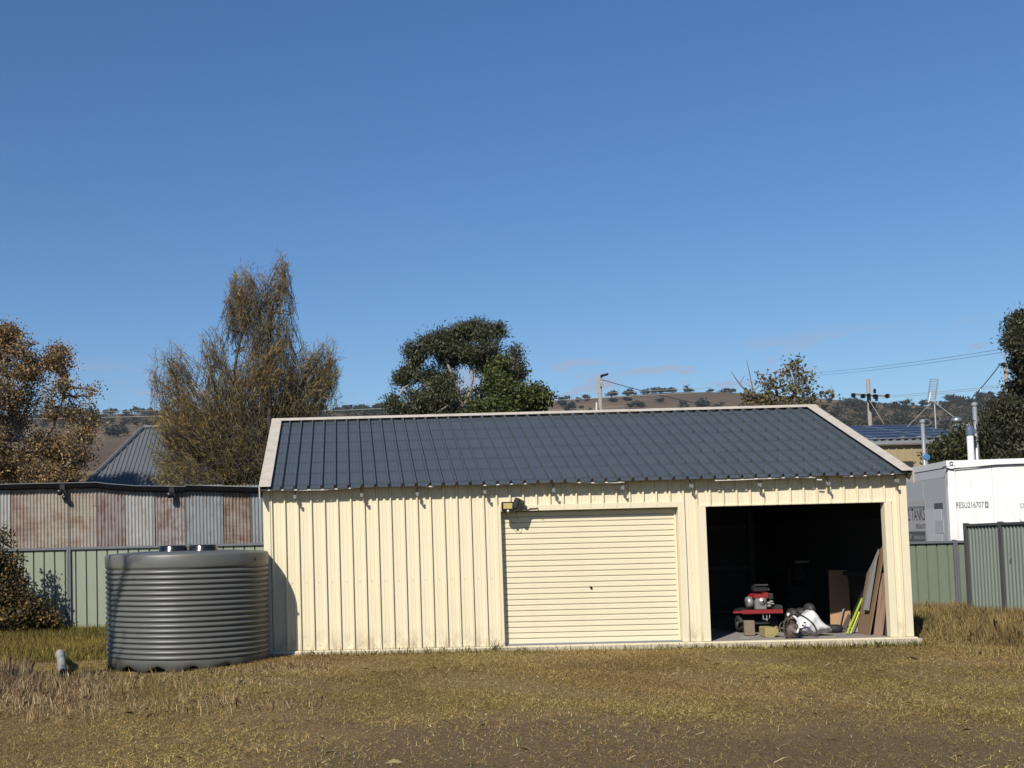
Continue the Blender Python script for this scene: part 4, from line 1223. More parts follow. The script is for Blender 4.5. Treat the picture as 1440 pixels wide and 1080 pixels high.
for d, lab in ((0, 'faint power line between cross arm pole and half hidden pole, upper strand'), (2.6, 'faint power line between cross arm pole and half hidden pole, lower strand')):
    wire('power_line', lab, ((1120, 572 + d, 100), (1213, 557 + d, 47.7), (1248, 556.5 + d, 47.7), (1411, 541 + d, 36)), .009, 'wire_pale', None, .05)


# ------------------------------------------------------------------ trees
def rdir(n):
    v = RNG.normal(size=(n, 3)); return v / np.linalg.norm(v, axis=1, keepdims=True)


def pick(pal, n, jit=.22):
    pal = np.array(pal, float); w = pal[:, 3] / pal[:, 3].sum()
    c = pal[RNG.choice(len(pal), n, p=w), :3]
    return c * (1 + RNG.uniform(-jit, jit, (n, 1)))


def cards(P, size, aspect, C, droop=0.0, up=None):
    """diamond leaves at P"""
    n = len(P); a = rdir(n)
    if droop: a[:, 2] -= droop
    if up is not None: a = a * .8 + up
    a /= np.linalg.norm(a, axis=1, keepdims=True)
    b = np.cross(a, rdir(n)); b /= np.linalg.norm(b, axis=1, keepdims=True) + 1e-9
    s = size * RNG.uniform(.6, 1.35, (n, 1))
    V = np.stack([P - a * s * .5, P + b * s * aspect * .5, P + a * s * .5, P - b * s * aspect * .5], 1).reshape(-1, 3)
    F = np.arange(4 * n).reshape(-1, 4)
    return V, F, np.repeat(C, 4, 0)


def sprays(P, D, length, width, C):
    n = len(P); b = np.cross(D, rdir(n)); b /= np.linalg.norm(b, axis=1, keepdims=True) + 1e-9
    L = length * RNG.uniform(.5, 1.4, (n, 1)); w = width * RNG.uniform(.6, 1.4, (n, 1))
    mid = P + D * L * .55; tip = P + D * L + np.array([0, 0, -.12]) * L
    V = np.stack([P, mid + b * w * .5, tip, mid - b * w * .5], 1).reshape(-1, 3)
    return V, np.arange(4 * n).reshape(-1, 4), np.repeat(C, 4, 0)


def curve(a, b, n=5, sag=.0, wob=.06):
    a, b = Vector(a), Vector(b); L = (b - a).length; out = []
    for i in range(n + 1):
        t = i / n; p = a.lerp(b, t); k = math.sin(math.pi * t)
        p += Vector((random.uniform(-wob, wob), random.uniform(-wob, wob), random.uniform(-wob, wob))) * L * k + Vector((0, 0, sag * L * k)); out.append(tuple(p))
    return out


def splitl(lobes, k, f):
    out = []
    for (x, y, rx, ry, d, w) in lobes:
        for _ in range(k):
            a = random.uniform(0, 6.283); s = math.sqrt(random.uniform(.02, 1)) * (1 - f * .42); q = f * random.uniform(.7, 1.35)
            out.append((x + rx * s * math.cos(a), y + ry * s * math.sin(a), rx * q, ry * q, d + random.uniform(-.8, .8) * rx * .02, w * q))
    return out


def tree(name, label, Y, base_px, limbs, lobes, pal, kind, leaf, twigs, per, sig, bark='bark', trunk_r=.16, cat='tree', group=None, fill=.55, droop=.4, twig_r=.012, twig_down=.5, jit=.25, ground_off=-.15, bare=0, split=None):
    """limbs: list of pixel polylines [(px, py, dY)], lobes: (px, py, rx, ry, dY, weight)"""
    mY = mpp(Y)
    bx = at(base_px[0], base_px[1], Y).x; zb = gz(bx, Y)
    t = thing(name, label, cat, (bx, Y, zb), group)
    tr = MB()
    heads = []
    for li in limbs:
        P_ = [at(a, b2, Y + d) for a, b2, d in li[1]]
        if li[0]: P_[0] = Vector((P_[0].x, Y + li[1][0][2], gz(P_[0].x, Y) + ground_off))
        pts = []
        for a, b2 in zip(P_[:-1], P_[1:]): pts += curve(a, b2, 4, 0, .03)[:-1]
        pts.append(tuple(P_[-1])); n = len(pts); r0, r1 = li[2]
        tr.tube(pts, [r0 + (r1 - r0) * (i / (n - 1)) ** .8 for i in range(n)], 7)
        heads += [Vector(p) for p in pts[n // 3:]]
    if split: lobes = splitl(lobes, *split)
    AP, AC, AD = [], [], []
    tot = sum(l[5] for l in lobes)
    for (lx, ly, rx, ry, dY, w) in lobes:
        c = at(lx, ly, Y + dY); rx *= mY; rz_ = ry * mY; ryy = (rx + rz_) * .5 * .9
        h = min(heads, key=lambda p: (p - c).length + max(0, p.z - c.z + rz_ * .3) * 1.5)
        core = c - Vector((0, 0, rz_ * .45))
        tr.tube(curve(h, core, 4, .05), [.05 * trunk_r / .16, .04 * trunk_r / .16, .035 * trunk_r / .16, .03 * trunk_r / .16, .022 * trunk_r / .16], 5, False)
        nt = max(3, int(twigs * w / tot)); d = rdir(nt); rad = RNG.uniform(0, 1, nt) ** (1 - fill) if fill < 1 else np.ones(nt)
        E = np.array(c) + d * np.array([rx, ryy, rz_]) * rad[:, None]
        for e in E:
            tr.tube(curve(core, e, 3, .04), [twig_r * 1.6, twig_r * 1.2, twig_r * .8, twig_r * .4], 3, False)
            if bare and random.random() < bare: continue
            k = max(2, int(per * random.uniform(.5, 1.5)))
            back = RNG.uniform(0, .45, (k, 1))
            Q = e + RNG.normal(size=(k, 3)) * sig * np.array([1, 1, .8]) + (np.array(core) - e) * back * .6
            AP.append(Q); AC.append(pick(pal, k, jit) * (1 + random.uniform(-.22, .22)))
            dd = (e - np.array(core)); dd /= np.linalg.norm(dd) + 1e-6
            AD.append(np.repeat(dd[None], k, 0))
    P_, C_, D_ = np.concatenate(AP), np.clip(np.concatenate(AC), .004, 1), np.concatenate(AD)
    tr.build('trunk', bark, t, True)
    if kind == 'spray':
        D_ = D_ * .9 + RNG.normal(size=D_.shape) * .42 + np.array([0, 0, .35]); D_ /= np.linalg.norm(D_, axis=1, keepdims=True)
        V, F, C = sprays(P_, D_, leaf[0], leaf[1], C_)
    else:
        V, F, C = cards(P_, leaf[0], leaf[1], C_, droop)
    npmesh('crown', V, F, C, 'leaf', t)
    return t


autumn = [(.36, .215, .08, 3), (.26, .155, .066, 3), (.17, .125, .06, 2), (.43, .315, .15, 1.5), (.10, .095, .045, 2)]
tree('autumn_tree', 'round autumn tree with brown and golden leaves beside the house roof', 14.6, (30, 700), [
    (True, [(35, 760, 0), (40, 690, 0), (30, 620, 0), (15, 560, .2), (5, 500, 0)], (.16, .04)), (False, [(38, 650, 0), (75, 600, 0), (95, 545, .2)], (.07, .02)),
    (False, [(30, 620, 0), (-30, 560, 0), (-60, 520, 0)], (.08, .02)), (False, [(40, 690, 0), (100, 650, -.3), (128, 620, 0)], (.06, .02))],
    [(20, 500, 48, 40, 0, 1.5), (-40, 520, 55, 60, 0, 1.3), (62, 505, 38, 38, .3, 1.0), (84, 560, 24, 34, 0, .5), (15, 570, 55, 45, -.4, 1.3), (-30, 620, 55, 50, 0, 1.2), (35, 640, 55, 40, .2, 1.3), (96, 645, 38, 38, 0, .9),
     (118, 595, 16, 28, 0, .18), (70, 675, 60, 25, -.3, 1.0), (0, 470, 30, 20, 0, .6), (130, 560, 8, 34, 0, .07)],
    autumn, 'card', (.065, .7), 1250, 46, .14, 'bark_grey', .16, twig_r=.008, fill=.6, split=(6, .58))
tam = [(.155, .118, .042, 3), (.125, .105, .046, 3), (.19, .125, .035, 2), (.10, .085, .045, 2), (.14, .128, .085, 1.2)]


def feather_tree(name, label, Y, limbs, lobes, n, per):
    """fine upswept branches fanning from the trunk, each clothed in thread-like sprays"""
    bx = at(limbs[0][0][0], 700, Y).x
    t = thing(name, label, 'tree', (bx, Y, gz(bx, Y)))
    tr = MB(); nodes = []
    for k, li in enumerate(limbs):
        P_ = [at(a, b2, Y + d) for a, b2, d in li[:-1]]
        r0, r1 = li[-1]
        if P_[0].z < 1.2: P_[0].z = gz(P_[0].x, Y) - .1
        pts = []
        for a, b2 in zip(P_[:-1], P_[1:]): pts += curve(a, b2, 4, 0, .035)[:-1]
        pts.append(tuple(P_[-1])); m = len(pts)
        tr.tube(pts, [r0 + (r1 - r0) * (i / (m - 1)) ** .8 for i in range(m)], 7); nodes += [Vector(p) for p in pts[m // 4:]]
    tot = sum(l[5] for l in lobes); mY = mpp(Y)
    AP, AD, AC = [], [], []
    root = at(352, 660, Y)
    for (lx, ly, rx, ry, dY, w) in lobes:
        c = at(lx, ly, Y + dY)
        tone = np.array([1.2, 1.02, .75]) if random.random() < .3 else np.array([1, 1, 1.0]) * random.uniform(.8, 1.15)
        for _ in range(max(3, int(n * w / tot))):
            d = Vector(rdir(1)[0]); rr = random.random() ** .42
            e = c + Vector((d.x * rx * mY, d.y * (rx + ry) * .45 * mY, d.z * ry * mY)) * rr
            out = (e - root).normalized()
            dv = (out * .75 + Vector((0, 0, .42)) + Vector(rdir(1)[0]) * .62).normalized()
            L_ = random.uniform(.55, 1.35)
            a = e - dv * L_
            if random.random() < .16:
                near = min(nodes, key=lambda p: (p - a).length); tr.tube(curve(near, a, 4, .06, .07), [.026, .02, .016, .013, .01], 4, False)
            pts = curve(a, e, 4, .05, .05); tr.tube(pts, [.009, .008, .006, .005, .003], 3, False)
            k = int(per * random.uniform(.4, 1.5)); u = RNG.uniform(.15, 1.03, (k, 1)); A_, D_ = np.array(a), np.array(dv)
            AP.append(A_ + (np.array(e) - A_) * u + RNG.normal(size=(k, 3)) * .035)
            AD.append(D_ + RNG.normal(size=(k, 3)) * .48)
            hgt = np.clip((e.z - 2.5) / 6.0, 0, 1)
            cc_ = pick(tam, k, .3) * tone * random.uniform(.75, 1.3)
            AC.append(cc_ * (1 - hgt * .15) + np.array([.02, .02, .022]) * hgt)
    tr.build('trunk', 'bark', t, True)
    D_ = np.concatenate(AD); D_ /= np.linalg.norm(D_, axis=1, keepdims=True)
    V, F, C = sprays(np.concatenate(AP), D_, .20, .0125, np.clip(np.concatenate(AC), .004, 1))
    npmesh('crown', V, F, C, 'leaf', t)


tam = [(.31, .235, .07, 3), (.22, .19, .07, 3), (.36, .25, .06, 2), (.155, .125, .062, 2), (.22, .195, .12, 1.0)]
feather_tree('tamarisk_tree', 'tall feathery olive-brown tree behind the iron shed', 15.0, [
    [(325, 760, 0), (338, 690, 0), (352, 650, 0), (375, 590, 0), (372, 520, 0), (382, 440, 0), (403, 370, 0), (.24, .02)],
    [(345, 668, 0), (300, 610, .4), (255, 560, 0), (235, 505, 0), (.10, .02)], [(338, 690, 0), (290, 660, -.5), (240, 625, 0), (.09, .02)],
    [(390, 760, .3), (392, 650, .3), (396, 580, .3), (430, 550, 0), (470, 510, 0), (.13, .02)], [(352, 650, 0), (330, 590, .5), (330, 520, 0), (345, 410, 0), (.09, .02)],
    [(375, 590, 0), (420, 545, -.4), (455, 495, 0), (.08, .02)], [(380, 620, -.6), (380, 560, -.6), (375, 460, -.4), (.08, .02)], [(352, 650, 0), (310, 580, .2), (290, 500, 0), (.07, .02)]],
    [(350, 410, 34, 42, 0, 1.0), (395, 392, 17, 42, 0, .5), (328, 430, 20, 40, .2, .45), (380, 455, 38, 46, 0, 1.3), (375, 520, 48, 44, -.3, 1.6), (298, 500, 22, 44, 0, .6), (325, 545, 50, 44, .3, 1.4), (238, 525, 32, 46, 0, .95), (262, 580, 54, 42, -.3, 1.4),
     (246, 622, 40, 40, 0, 1.0), (300, 620, 52, 48, -.2, 1.5), (280, 668, 68, 36, -.4, 1.3), (422, 520, 28, 46, .2, .7), (458, 512, 28, 40, 0, .75), (442, 545, 42, 32, 0, .8), (405, 570, 42, 40, .2, 1.0), (350, 590, 46, 42, .2, 1.2), (340, 650, 46, 44, .3, 1.1), (235, 655, 26, 36, 0, .5), (375, 640, 24, 52, .2, .8)],
    2750, 27)
eu = [(.065, .078, .034, 3), (.045, .056, .027, 3), (.10, .105, .045, 2), (.14, .13, .06, 1), (.11, .08, .04, .5)]
tree('gum_tree', 'large dark green gum tree with pale limbs behind the shed ridge', 28.0, (650, 620), [
    (True, [(665, 640, 0), (652, 575, 0), (640, 540, 0), (625, 500, 0), (600, 480, 0)], (.13, .035)), (False, [(652, 575, 0), (665, 535, -.5), (655, 490, 0), (660, 470, 0)], (.07, .03)),
    (True, [(680, 640, .5), (672, 580, .3), (676, 540, .2), (684, 500, 0), (690, 480, 0)], (.07, .02)), (False, [(640, 540, 0), (600, 540, 0), (575, 530, 0)], (.08, .03)), (False, [(672, 580, .3), (700, 560, 0), (722, 520, 0)], (.07, .02))],
    [(655, 468, 36, 20, 0, 1.2), (668, 490, 34, 26, -.5, 1.2), (622, 478, 34, 18, 0, 1.0), (595, 490, 24, 14, 0, .6), (580, 503, 10, 9, 0, .2), (640, 497, 26, 14, .4, .6), (682, 512, 17, 16, 0, .4), (596, 540, 32, 30, 0, 1.1), (568, 532, 9, 12, 0, .25), (608, 558, 26, 26, -.4, .9), (565, 572, 26, 20, 0, .8),
     (605, 580, 48, 22, 0, 1.2), (700, 466, 12, 6, 0, .07), (720, 508, 12, 20, .3, .2), (727, 525, 9, 20, .3, .2), (704, 512, 12, 18, .2, .2), (645, 590, 42, 10, 0, .4), (622, 528, 26, 26, .3, 1.1), (655, 568, 36, 22, .4, .8), (690, 560, 18, 24, .5, .4)],
    eu, 'card', (.125, .34), 880, 66, .17, 'bark_pale', .2, twig_r=.010, droop=.9, fill=.64, split=(9, .32))
gr = [(.085, .105, .022, 3), (.12, .13, .028, 2), (.05, .068, .02, 3), (.15, .14, .04, .8)]
tree('shade_tree', 'bushy bright green tree at the foot of the gum tree', 24.0, (715, 620), [
    (True, [(715, 640, 0), (712, 580, 0), (708, 545, 0)], (.14, .04)), (False, [(712, 590, 0), (745, 570, 0)], (.07, .03)), (False, [(712, 590, 0), (680, 585, 0)], (.06, .02))],
    [(708, 540, 24, 32, 0, 1.2), (715, 565, 34, 24, -.3, 1.2), (748, 566, 32, 20, 0, 1.1), (735, 582, 48, 18, 0, 1.2), (680, 580, 22, 18, 0, .7), (700, 520, 12, 18, .2, .3)],
    gr, 'card', (.13, .5), 420, 70, .16, 'bark_grey', .14, fill=.65, split=(4, .5))
au2 = [(.20, .13, .055, 1.5), (.19, .175, .055, 3), (.11, .095, .05, 2), (.16, .10, .065, 1.5), (.12, .125, .045, 2.5)]
tree('sparse_tree', 'thin-leaved autumn tree with bare twigs behind the right end of the ridge', 16.0, (1100, 600), [
    (True, [(1098, 640, 0), (1098, 585, 0), (1092, 550, 0), (1082, 530, 0)], (.09, .02)), (False, [(1098, 588, 0), (1118, 550, 0), (1120, 515, 0)], (.05, .012)), (False, [(1098, 590, 0), (1060, 560, 0), (1040, 540, 0), (1028, 522, 0)], (.04, .008)),
    (False, [(1098, 588, 0), (1140, 568, 0), (1158, 552, 0)], (.04, .01)), (False, [(1060, 560, 0), (1054, 525, 0), (1050, 505, 0)], (.02, .006)), (False, [(1040, 540, 0), (1047, 528, 0)], (.012, .005))],
    [(1118, 535, 26, 28, 0, 1.3), (1080, 540, 20, 20, 0, .7), (1065, 565, 26, 16, 0, 1.0), (1100, 568, 44, 14, 0, 1.3), (1140, 562, 18, 14, 0, .4), (1164, 550, 6, 10, 0, .12), (1050, 556, 10, 12, 0, .2), (1118, 512, 16, 8, 0, .25)],
    au2, 'card', (.11, .6), 170, 15, .12, 'bark_grey', .09, twig_r=.008, fill=.7, bare=.18)
ol = [(.055, .058, .026, 3), (.075, .072, .032, 2), (.04, .042, .022, 3), (.11, .10, .05, 1)]
tree('pepper_tree', 'tall drooping dark olive tree behind the white container', 17.0, (1480, 700), [
    (True, [(1470, 720, 0), (1465, 640, 0), (1455, 560, 0), (1450, 480, 0)], (.2, .05)), (False, [(1465, 640, 0), (1420, 600, 0), (1400, 590, 0)], (.08, .03)), (False, [(1455, 560, 0), (1500, 500, 0)], (.08, .03))],
    [(1448, 470, 32, 44, 0, 1.2), (1430, 465, 14, 30, 0, .45), (1445, 530, 30, 34, 0, 1.0), (1428, 575, 32, 24, 0, .9), (1405, 605, 40, 34, -.3, 1.4), (1440, 615, 40, 40, 0, 1.3), (1390, 625, 34, 28, 0, 1.1), (1480, 560, 50, 90, 0, 1.8), (1500, 470, 50, 70, 0, 1.5), (1432, 640, 40, 18, -.8, .7)],
    ol, 'card', (.12, .35), 1000, 66, .14, 'bark', .18, droop=1.0, fill=.6, split=(6, .5))
tree('olive_bush', 'low olive green bush between the tan workshop and the capped pipe', 17.3, (1340, 680), [
    (True, [(1345, 720, 0), (1342, 650, 0), (1340, 630, 0)], (.08, .03)), (False, [(1342, 650, 0), (1365, 620, 0)], (.04, .02))],
    [(1340, 632, 26, 20, 0, 1.2), (1360, 622, 24, 20, 0, 1.0), (1330, 648, 26, 12, 0, .6), (1384, 640, 22, 16, 0, .6), (1318, 640, 10, 8, 0, .2)],
    [(.065, .07, .024, 3), (.09, .088, .03, 2), (.045, .05, .02, 2)], 'card', (.12, .45), 170, 60, .15, 'bark_grey', .1, cat='bush', fill=.65)
tree('garden_shrub', 'dense shrub with orange-brown top growing against the pale green fence', 5.35, (0, 890), [
    (True, [(5, 885, 0), (8, 830, 0), (5, 790, 0)], (.04, .015)), (True, [(-30, 885, 0), (-30, 830, 0), (-35, 780, 0)], (.04, .015)), (True, [(25, 885, 0), (30, 850, 0)], (.025, .01))],
    [(5, 795, 28, 26, 0, 1.0), (-40, 790, 40, 44, 0, 1.3), (15, 838, 26, 26, 0, 1.0), (-30, 850, 45, 40, -.1, 1.4), (30, 866, 30, 18, 0, .7), (5, 755, 10, 16, 0, .1), (45, 858, 26, 24, -.1, .7), (68, 874, 22, 12, 0, .3), (-5, 870, 60, 18, -.2, 1.0)],
    [(.20, .12, .035, 2), (.075, .065, .025, 3), (.05, .045, .02, 3), (.32, .19, .05, 1)], 'card', (.065, .6), 470, 44, .085, 'bark', .05, cat='shrub', fill=.7, twig_r=.005)
# leafless tree in front of the tank, out of the frame to the left: its limbs shade the tank
bt = thing('bare_tree', 'nearly leafless tree beyond the yard edge whose limbs shade the tank', 'tree', (-6.9, -8.7, gz(-6.9, -8.7)))
q = MB()
q.tube([(-6.9, -8.7, -.3), (-6.8, -8.6, 2.0), (-6.5, -8.4, 4.0), (-6.3, -8.2, 5.6), (-6.15, -8.0, 7.6)], [.16, .13, .10, .07, .03], 8)
TW = []
for k in range(10):
    a0_ = Vector((-6.6 + .04 * k, -8.45 + .04 * k, 3.2 + .38 * k)); e_ = a0_ + Vector((random.uniform(-.5, 1.3), random.uniform(-.3, .9), random.uniform(1.0, 2.2)))
    c_ = curve(a0_, e_, 5, .05, .05); q.tube(c_, [.045, .038, .032, .026, .02, .012], 6)
    for p_ in c_[2:]:
        for _ in range(3):
            e2 = Vector(p_) + Vector((random.uniform(-.5, .6), random.uniform(-.5, .5), random.uniform(.2, .9)))
            q.tube(curve(p_, e2, 3, .03), [.014, .012, .009, .005], 4, False); TW.append(np.array(e2))
q.build('trunk', 'bark_grey', bt, True)
E_ = np.repeat(np.array(TW), 4, 0); E_ = E_ + RNG.normal(size=E_.shape) * .12
V, F, C = cards(E_, .06, .5, pick(autumn, len(E_)))
npmesh('crown', V, F, C, 'leaf', bt)
tree('weeping_shrub', 'dark drooping foliage hanging over the tall grey-green fence', 4.2, (1490, 860), [
    (True, [(1500, 880, 0), (1495, 760, 0), (1485, 690, 0)], (.05, .02))],
    [(1466, 770, 20, 50, 0, 1.2), (1462, 830, 20, 36, 0, 1.0), (1494, 740, 36, 60, 0, 1.2), (1450, 800, 8, 44, -.1, .5)],
    ol, 'card', (.10, .22), 230, 60, .06, 'bark', .05, cat='shrub', droop=1.6, fill=.6, twig_r=.004)


# ------------------------------------------------------------------ trees dotted on the hills
def ghit(px, py):
    d = _F * FPX + _r * (px - PX0) + _u * (PY0 - py); d = d / d[1]
    ys = np.arange(100, 1360, 2.0)
    P_ = CAM[None] + d[None] * (ys - CAM[1])[:, None]
    below = P_[:, 2] < g(P_[:, 0], P_[:, 1])
    k = int(np.argmax(below)) if below.any() else len(ys) - 40
    return float(P_[k, 0]), float(ys[k])


farp = [(.040, .050, .035, 3), (.055, .062, .04, 2), (.03, .038, .03, 2)]
variants = []
for v in range(8):
    P_, C_ = [], []
    for _ in range(random.choice((3, 4, 6, 8, 10))):
        c = np.array([random.uniform(-2.8, 2.8), random.uniform(-2, 2), random.uniform(1.8, 5.2)])
        k = 60; P_.append(c + RNG.normal(size=(k, 3)) * np.array([1.15, 1.1, .75])); C_.append(pick(farp, k) * random.uniform(.8, 1.25))
    V, F, C = cards(np.concatenate(P_), 1.25, .8, np.clip(np.concatenate(C_), .004, 1))
    o = npmesh('crown', V, F, C, 'leaf_far'); cme = o.data; bpy.data.objects.remove(o)
    q = MB(); q.tube([(0, 0, -.6), (.1, 0, 2.2), (random.uniform(-.6, .6), 0, 3.6)], [.3, .24, .12], 5)
    q.tube([(.1, 0, 2.2), (random.uniform(.8, 1.6), .3, 4.6)], [.2, .1], 4); tme = q.mesh('trunk'); tme.materials.append(M['bark_grey'])
    variants.append((cme, tme))


def hill_tree(x, y, s, label, group):
    t = thing('hill_tree', label, 'tree', (x, y, gz(x, y)), group)
    cme, tme = variants[random.randrange(8)]
    for nm, me in (('crown', cme), ('trunk', tme)):
        o = bpy.data.objects.new(nm, me); o.scale = (s * random.uniform(.7, 1.5), s * random.uniform(.8, 1.3), s * random.uniform(.7, 1.15)); o.rotation_euler = (0, 0, random.uniform(0, 6.28)); link(o, t)


_yy = np.arange(700, 1400, 5.0); YSKY = float(_yy[np.argmax((sstep(130, YR, _yy) ** 1.1) / (_yy + 16))])
GS = 'small trees along the skyline of the hills'
GH = 'small trees dotted over the brown slopes'
for px, s in [(p, random.uniform(.8, 1.5)) for p in (-300, -262, -214, -190, -140, -96, -70, -33, -12, 22, 50, 82, 96, 112, 120, 148, 154, 160, 176, 189, 196, 203, 211, 219, 236, 430, 442, 452, 470, 477, 486, 492, 500, 507, 515, 521, 533, 546, 558, 731, 764, 790, 798, 822)] + \
        [(861, 1.1), (884, 1.3), (893, .7), (905, 1.4), (912, 1.5), (918, 1.5), (923, 1.1), (931, 1.4), (936, 1.2), (946, 1.1), (966, 1.3), (970, .9), (999, 1.2), (1019, 1.1), (1024, 1.4), (1030, 1.0), (1143, 1.0), (1177, 1.1), (1236, .9), (1243, 1.2), (1262, .7),
         (1348, 1.0), (1353, 1.2), (1358, 1.3), (1363, 1.2), (1368, 1.1), (1381, 1.3), (1386, 1.2), (1402, 1.1), (1408, .9), (1430, 1.2), (1500, 1.1), (1560, 1.3), (1640, 1.2)]:
    y = YSKY - random.uniform(-20, 30); x = at(px, 560, y).x
    hill_tree(x, y, s * random.choice((.6, .75, .9, 1.05)), 'small dark gum tree standing on the skyline of the hill', GS)
for px, py, s in ((895, 575, 1.3), (962, 577, 1.1), (986, 575, 1.3), (861, 566, .7), (827, 563, .8), (828, 557, .6), (790, 572, 1.2), (801, 577, 1.5), (1012, 574, .8), (886, 551, .9), (1285, 566, 1.0), (1298, 572, .8), (1306, 571, .8), (1340, 561, 1.4), (1344, 566, 1.2), (1349, 570, 1.1), (1325, 577, 1.2),
                  (1375, 562, 1.3), (1383, 566, 1.5), (1390, 561, 1.4), (1395, 569, 1.3), (1196, 572, 1.3), (1202, 571, 1.2), (1209, 573, 1.0), (1259, 575, .9), (1330, 571, .9), (1362, 572, 1.1), (455, 586, 1.2), (488, 583, 1.4), (530, 586, 1.3), (505, 580, .8), (465, 578, .8),
                  (168, 609, 1.0), (159, 615, 1.3), (172, 613, 1.2), (146, 592, .9), (440, 584, 1.2), (1274, 580, .9), (1226, 577, .9), (1410, 560, 1.3), (1420, 566, 1.2)):
    x, y = ghit(px, py)
    hill_tree(x, y, s, 'small gum tree scattered on the dry brown hillside', GH)
for _ in range(46):
    px = random.choice((random.uniform(780, 1040), random.uniform(1130, 1430), random.uniform(1130, 1430), random.uniform(420, 560)))
    x, y = ghit(px, random.uniform(562, 584))
    hill_tree(x, y, random.uniform(.4, .95), 'small gum tree scattered on the dry brown hillside', GH)
# scrub belt in the valley: one mass
P_, C_ = [], []
for _ in range(900):
    px = random.uniform(-500, 1800)
    if px < 640: py = random.uniform(582, 603)
    elif px < 1130: continue
    else: py = random.uniform(574, 590) if random.random() < .25 else random.uniform(584, 614)
    x, y = ghit(px, py); zb = gz(x, y); h = random.uniform(4.5, 9); w = random.uniform(2.4, 5.5); k = 140
    for j in range(5):
        cc_ = np.array([x, y, zb + h * .6]) + np.array([random.uniform(-w, w) * .8, random.uniform(-w, w) * .6, random.uniform(-.35, .25) * h])
        P_.append(cc_ + RNG.normal(size=(k // 5, 3)) * np.array([w * .35, w * .35, h * .12])); C_.append(pick([(.040, .046, .026, 3), (.055, .058, .030, 2), (.03, .034, .024, 2), (.065, .056, .034, .8)], k // 5) * random.uniform(.7, 1.3))
V, F, C = cards(np.concatenate(P_), 1.15, .8, np.clip(np.concatenate(C_), .004, 1))
V[:, 2] = np.maximum(V[:, 2], g(V[:, 0], V[:, 1]) - .2)
sc = npmesh('valley_scrub', V, F, C, 'leaf_far'); sc['kind'] = 'stuff'; sc['label'] = 'dark belt of scrub trees along the foot of the hills'; sc['category'] = 'scrub'


# ------------------------------------------------------------------ things in the open bay
def fl_at(px, py, z=-.004):
    return onz(px, py, z)


def floor_y(px, py):
    return max(.06, fl_at(px, py).y)


# boards leaning on the right-hand wall
def lean_board(label, p, th_, m, name='timber_board'):
    """p: four pixel corners with depth (px, py, Y): bottom near, bottom far, top far, top near"""
    q = [at(*c) for c in p]
    n = (q[1] - q[0]).cross(q[3] - q[0]).normalized() * th_
    b = MB(); b.v = [tuple(c) for c in q] + [tuple(c + n) for c in q]
    b.f = [(0, 1, 2, 3), (7, 6, 5, 4), (0, 4, 5, 1), (1, 5, 6, 2), (2, 6, 7, 3), (3, 7, 4, 0)]
    o = b.build(name, m, None, False, base=q[0]); return tag(o, label, 'board')


lean_board('big brown board leaning inside the open bay with a grey strip on it', ((1221.5, 895.5, .32), (1204.5, 889, .75), (1219, 806, .95), (1246, 755, .62)), .018, 'board_brown')
lean_board('narrow grey strip resting on the big brown leaning board', ((1222, 859, .44), (1215.2, 857, .56), (1224, 800, .72), (1236, 772, .60)), -.012, 'board_grey', 'timber_strip')
lean_board('shorter red-brown board beside the doorway edge in the open bay', ((1241, 896.5, .22), (1228, 896, .30), (1239.5, 806, .60), (1252, 806, .45)), .018, 'board_red')
for i in range(4):
    x = 1244 + i * 2.2
    lean_board('thin dark timber leaning at the doorway edge of the open bay', ((x + 1.3, 897, .16), (x, 896.5, .20), (x + 4.2, 818 + i * 4, .42), (x + 5.4, 818 + i * 4, .38)), .012, 'board_dark', 'timber_strip')['group'] = 'dark timbers at the doorway edge'
lean_board('lime green plastic strip leaning towards the brown boards', ((1191.6, 890.5, .55), (1189.8, 890.2, .58), (1211, 841, .93), (1212.8, 841, .90)), .012, 'lime', 'plastic_strip')
lean_board('shorter yellow strip beside the lime green one', ((1196.4, 890.5, .55), (1195, 890.5, .57), (1207.4, 860, .79), (1208.8, 860, .78)), .012, 'yellow', 'plastic_strip')
lean_board('dark grey offcut behind the yellow strip', ((1205.5, 889, .70), (1198.5, 889, .75), (1207, 866, .9), (1212, 866, .86)), .015, 'board_grey', 'timber_strip')
lean_board('upright orange-brown panel at the back of the open bay', ((1196.5, 880, 1.72), (1168, 879.5, 1.80), (1165, 802, 2.0), (1193.5, 801.5, 1.95)), .016, 'board_orange', 'upright_board')
lean_board('weathered stick leaning across the orange-brown panel', ((1177.5, 881, 1.55), (1175.5, 881, 1.55), (1186, 855, 1.75), (1188, 855, 1.75)), .02, 'board_grey', 'timber_strip')
lean_board('dark plank lying slanted at the foot of the orange-brown panel', ((1191, 884, 1.0), (1183, 884, 1.05), (1193, 862, 1.25), (1196, 866, 1.2)), .02, 'board_dark', 'timber_strip')


def torus(c, R0, r, n=28, m=10, M4=None):
    b = MB()
    for i in range(n):
        a = 2 * math.pi * i / n
        for j in range(m):
            t = 2 * math.pi * j / m
            rr = R0 + r * math.cos(t); p = Vector((rr * math.cos(a), rr * math.sin(a), r * 1.15 * math.copysign(abs(math.sin(t)) ** .6, math.sin(t))))
            if M4 is not None: p = M4 @ p
            b.v.append((p.x + c[0], p.y + c[1], p.z + c[2]))
    for i in range(n):
        for j in range(m):
            b.f.append((i * m + j, ((i + 1) % n) * m + j, ((i + 1) % n) * m + (j + 1) % m, i * m + (j + 1) % m))
    return b


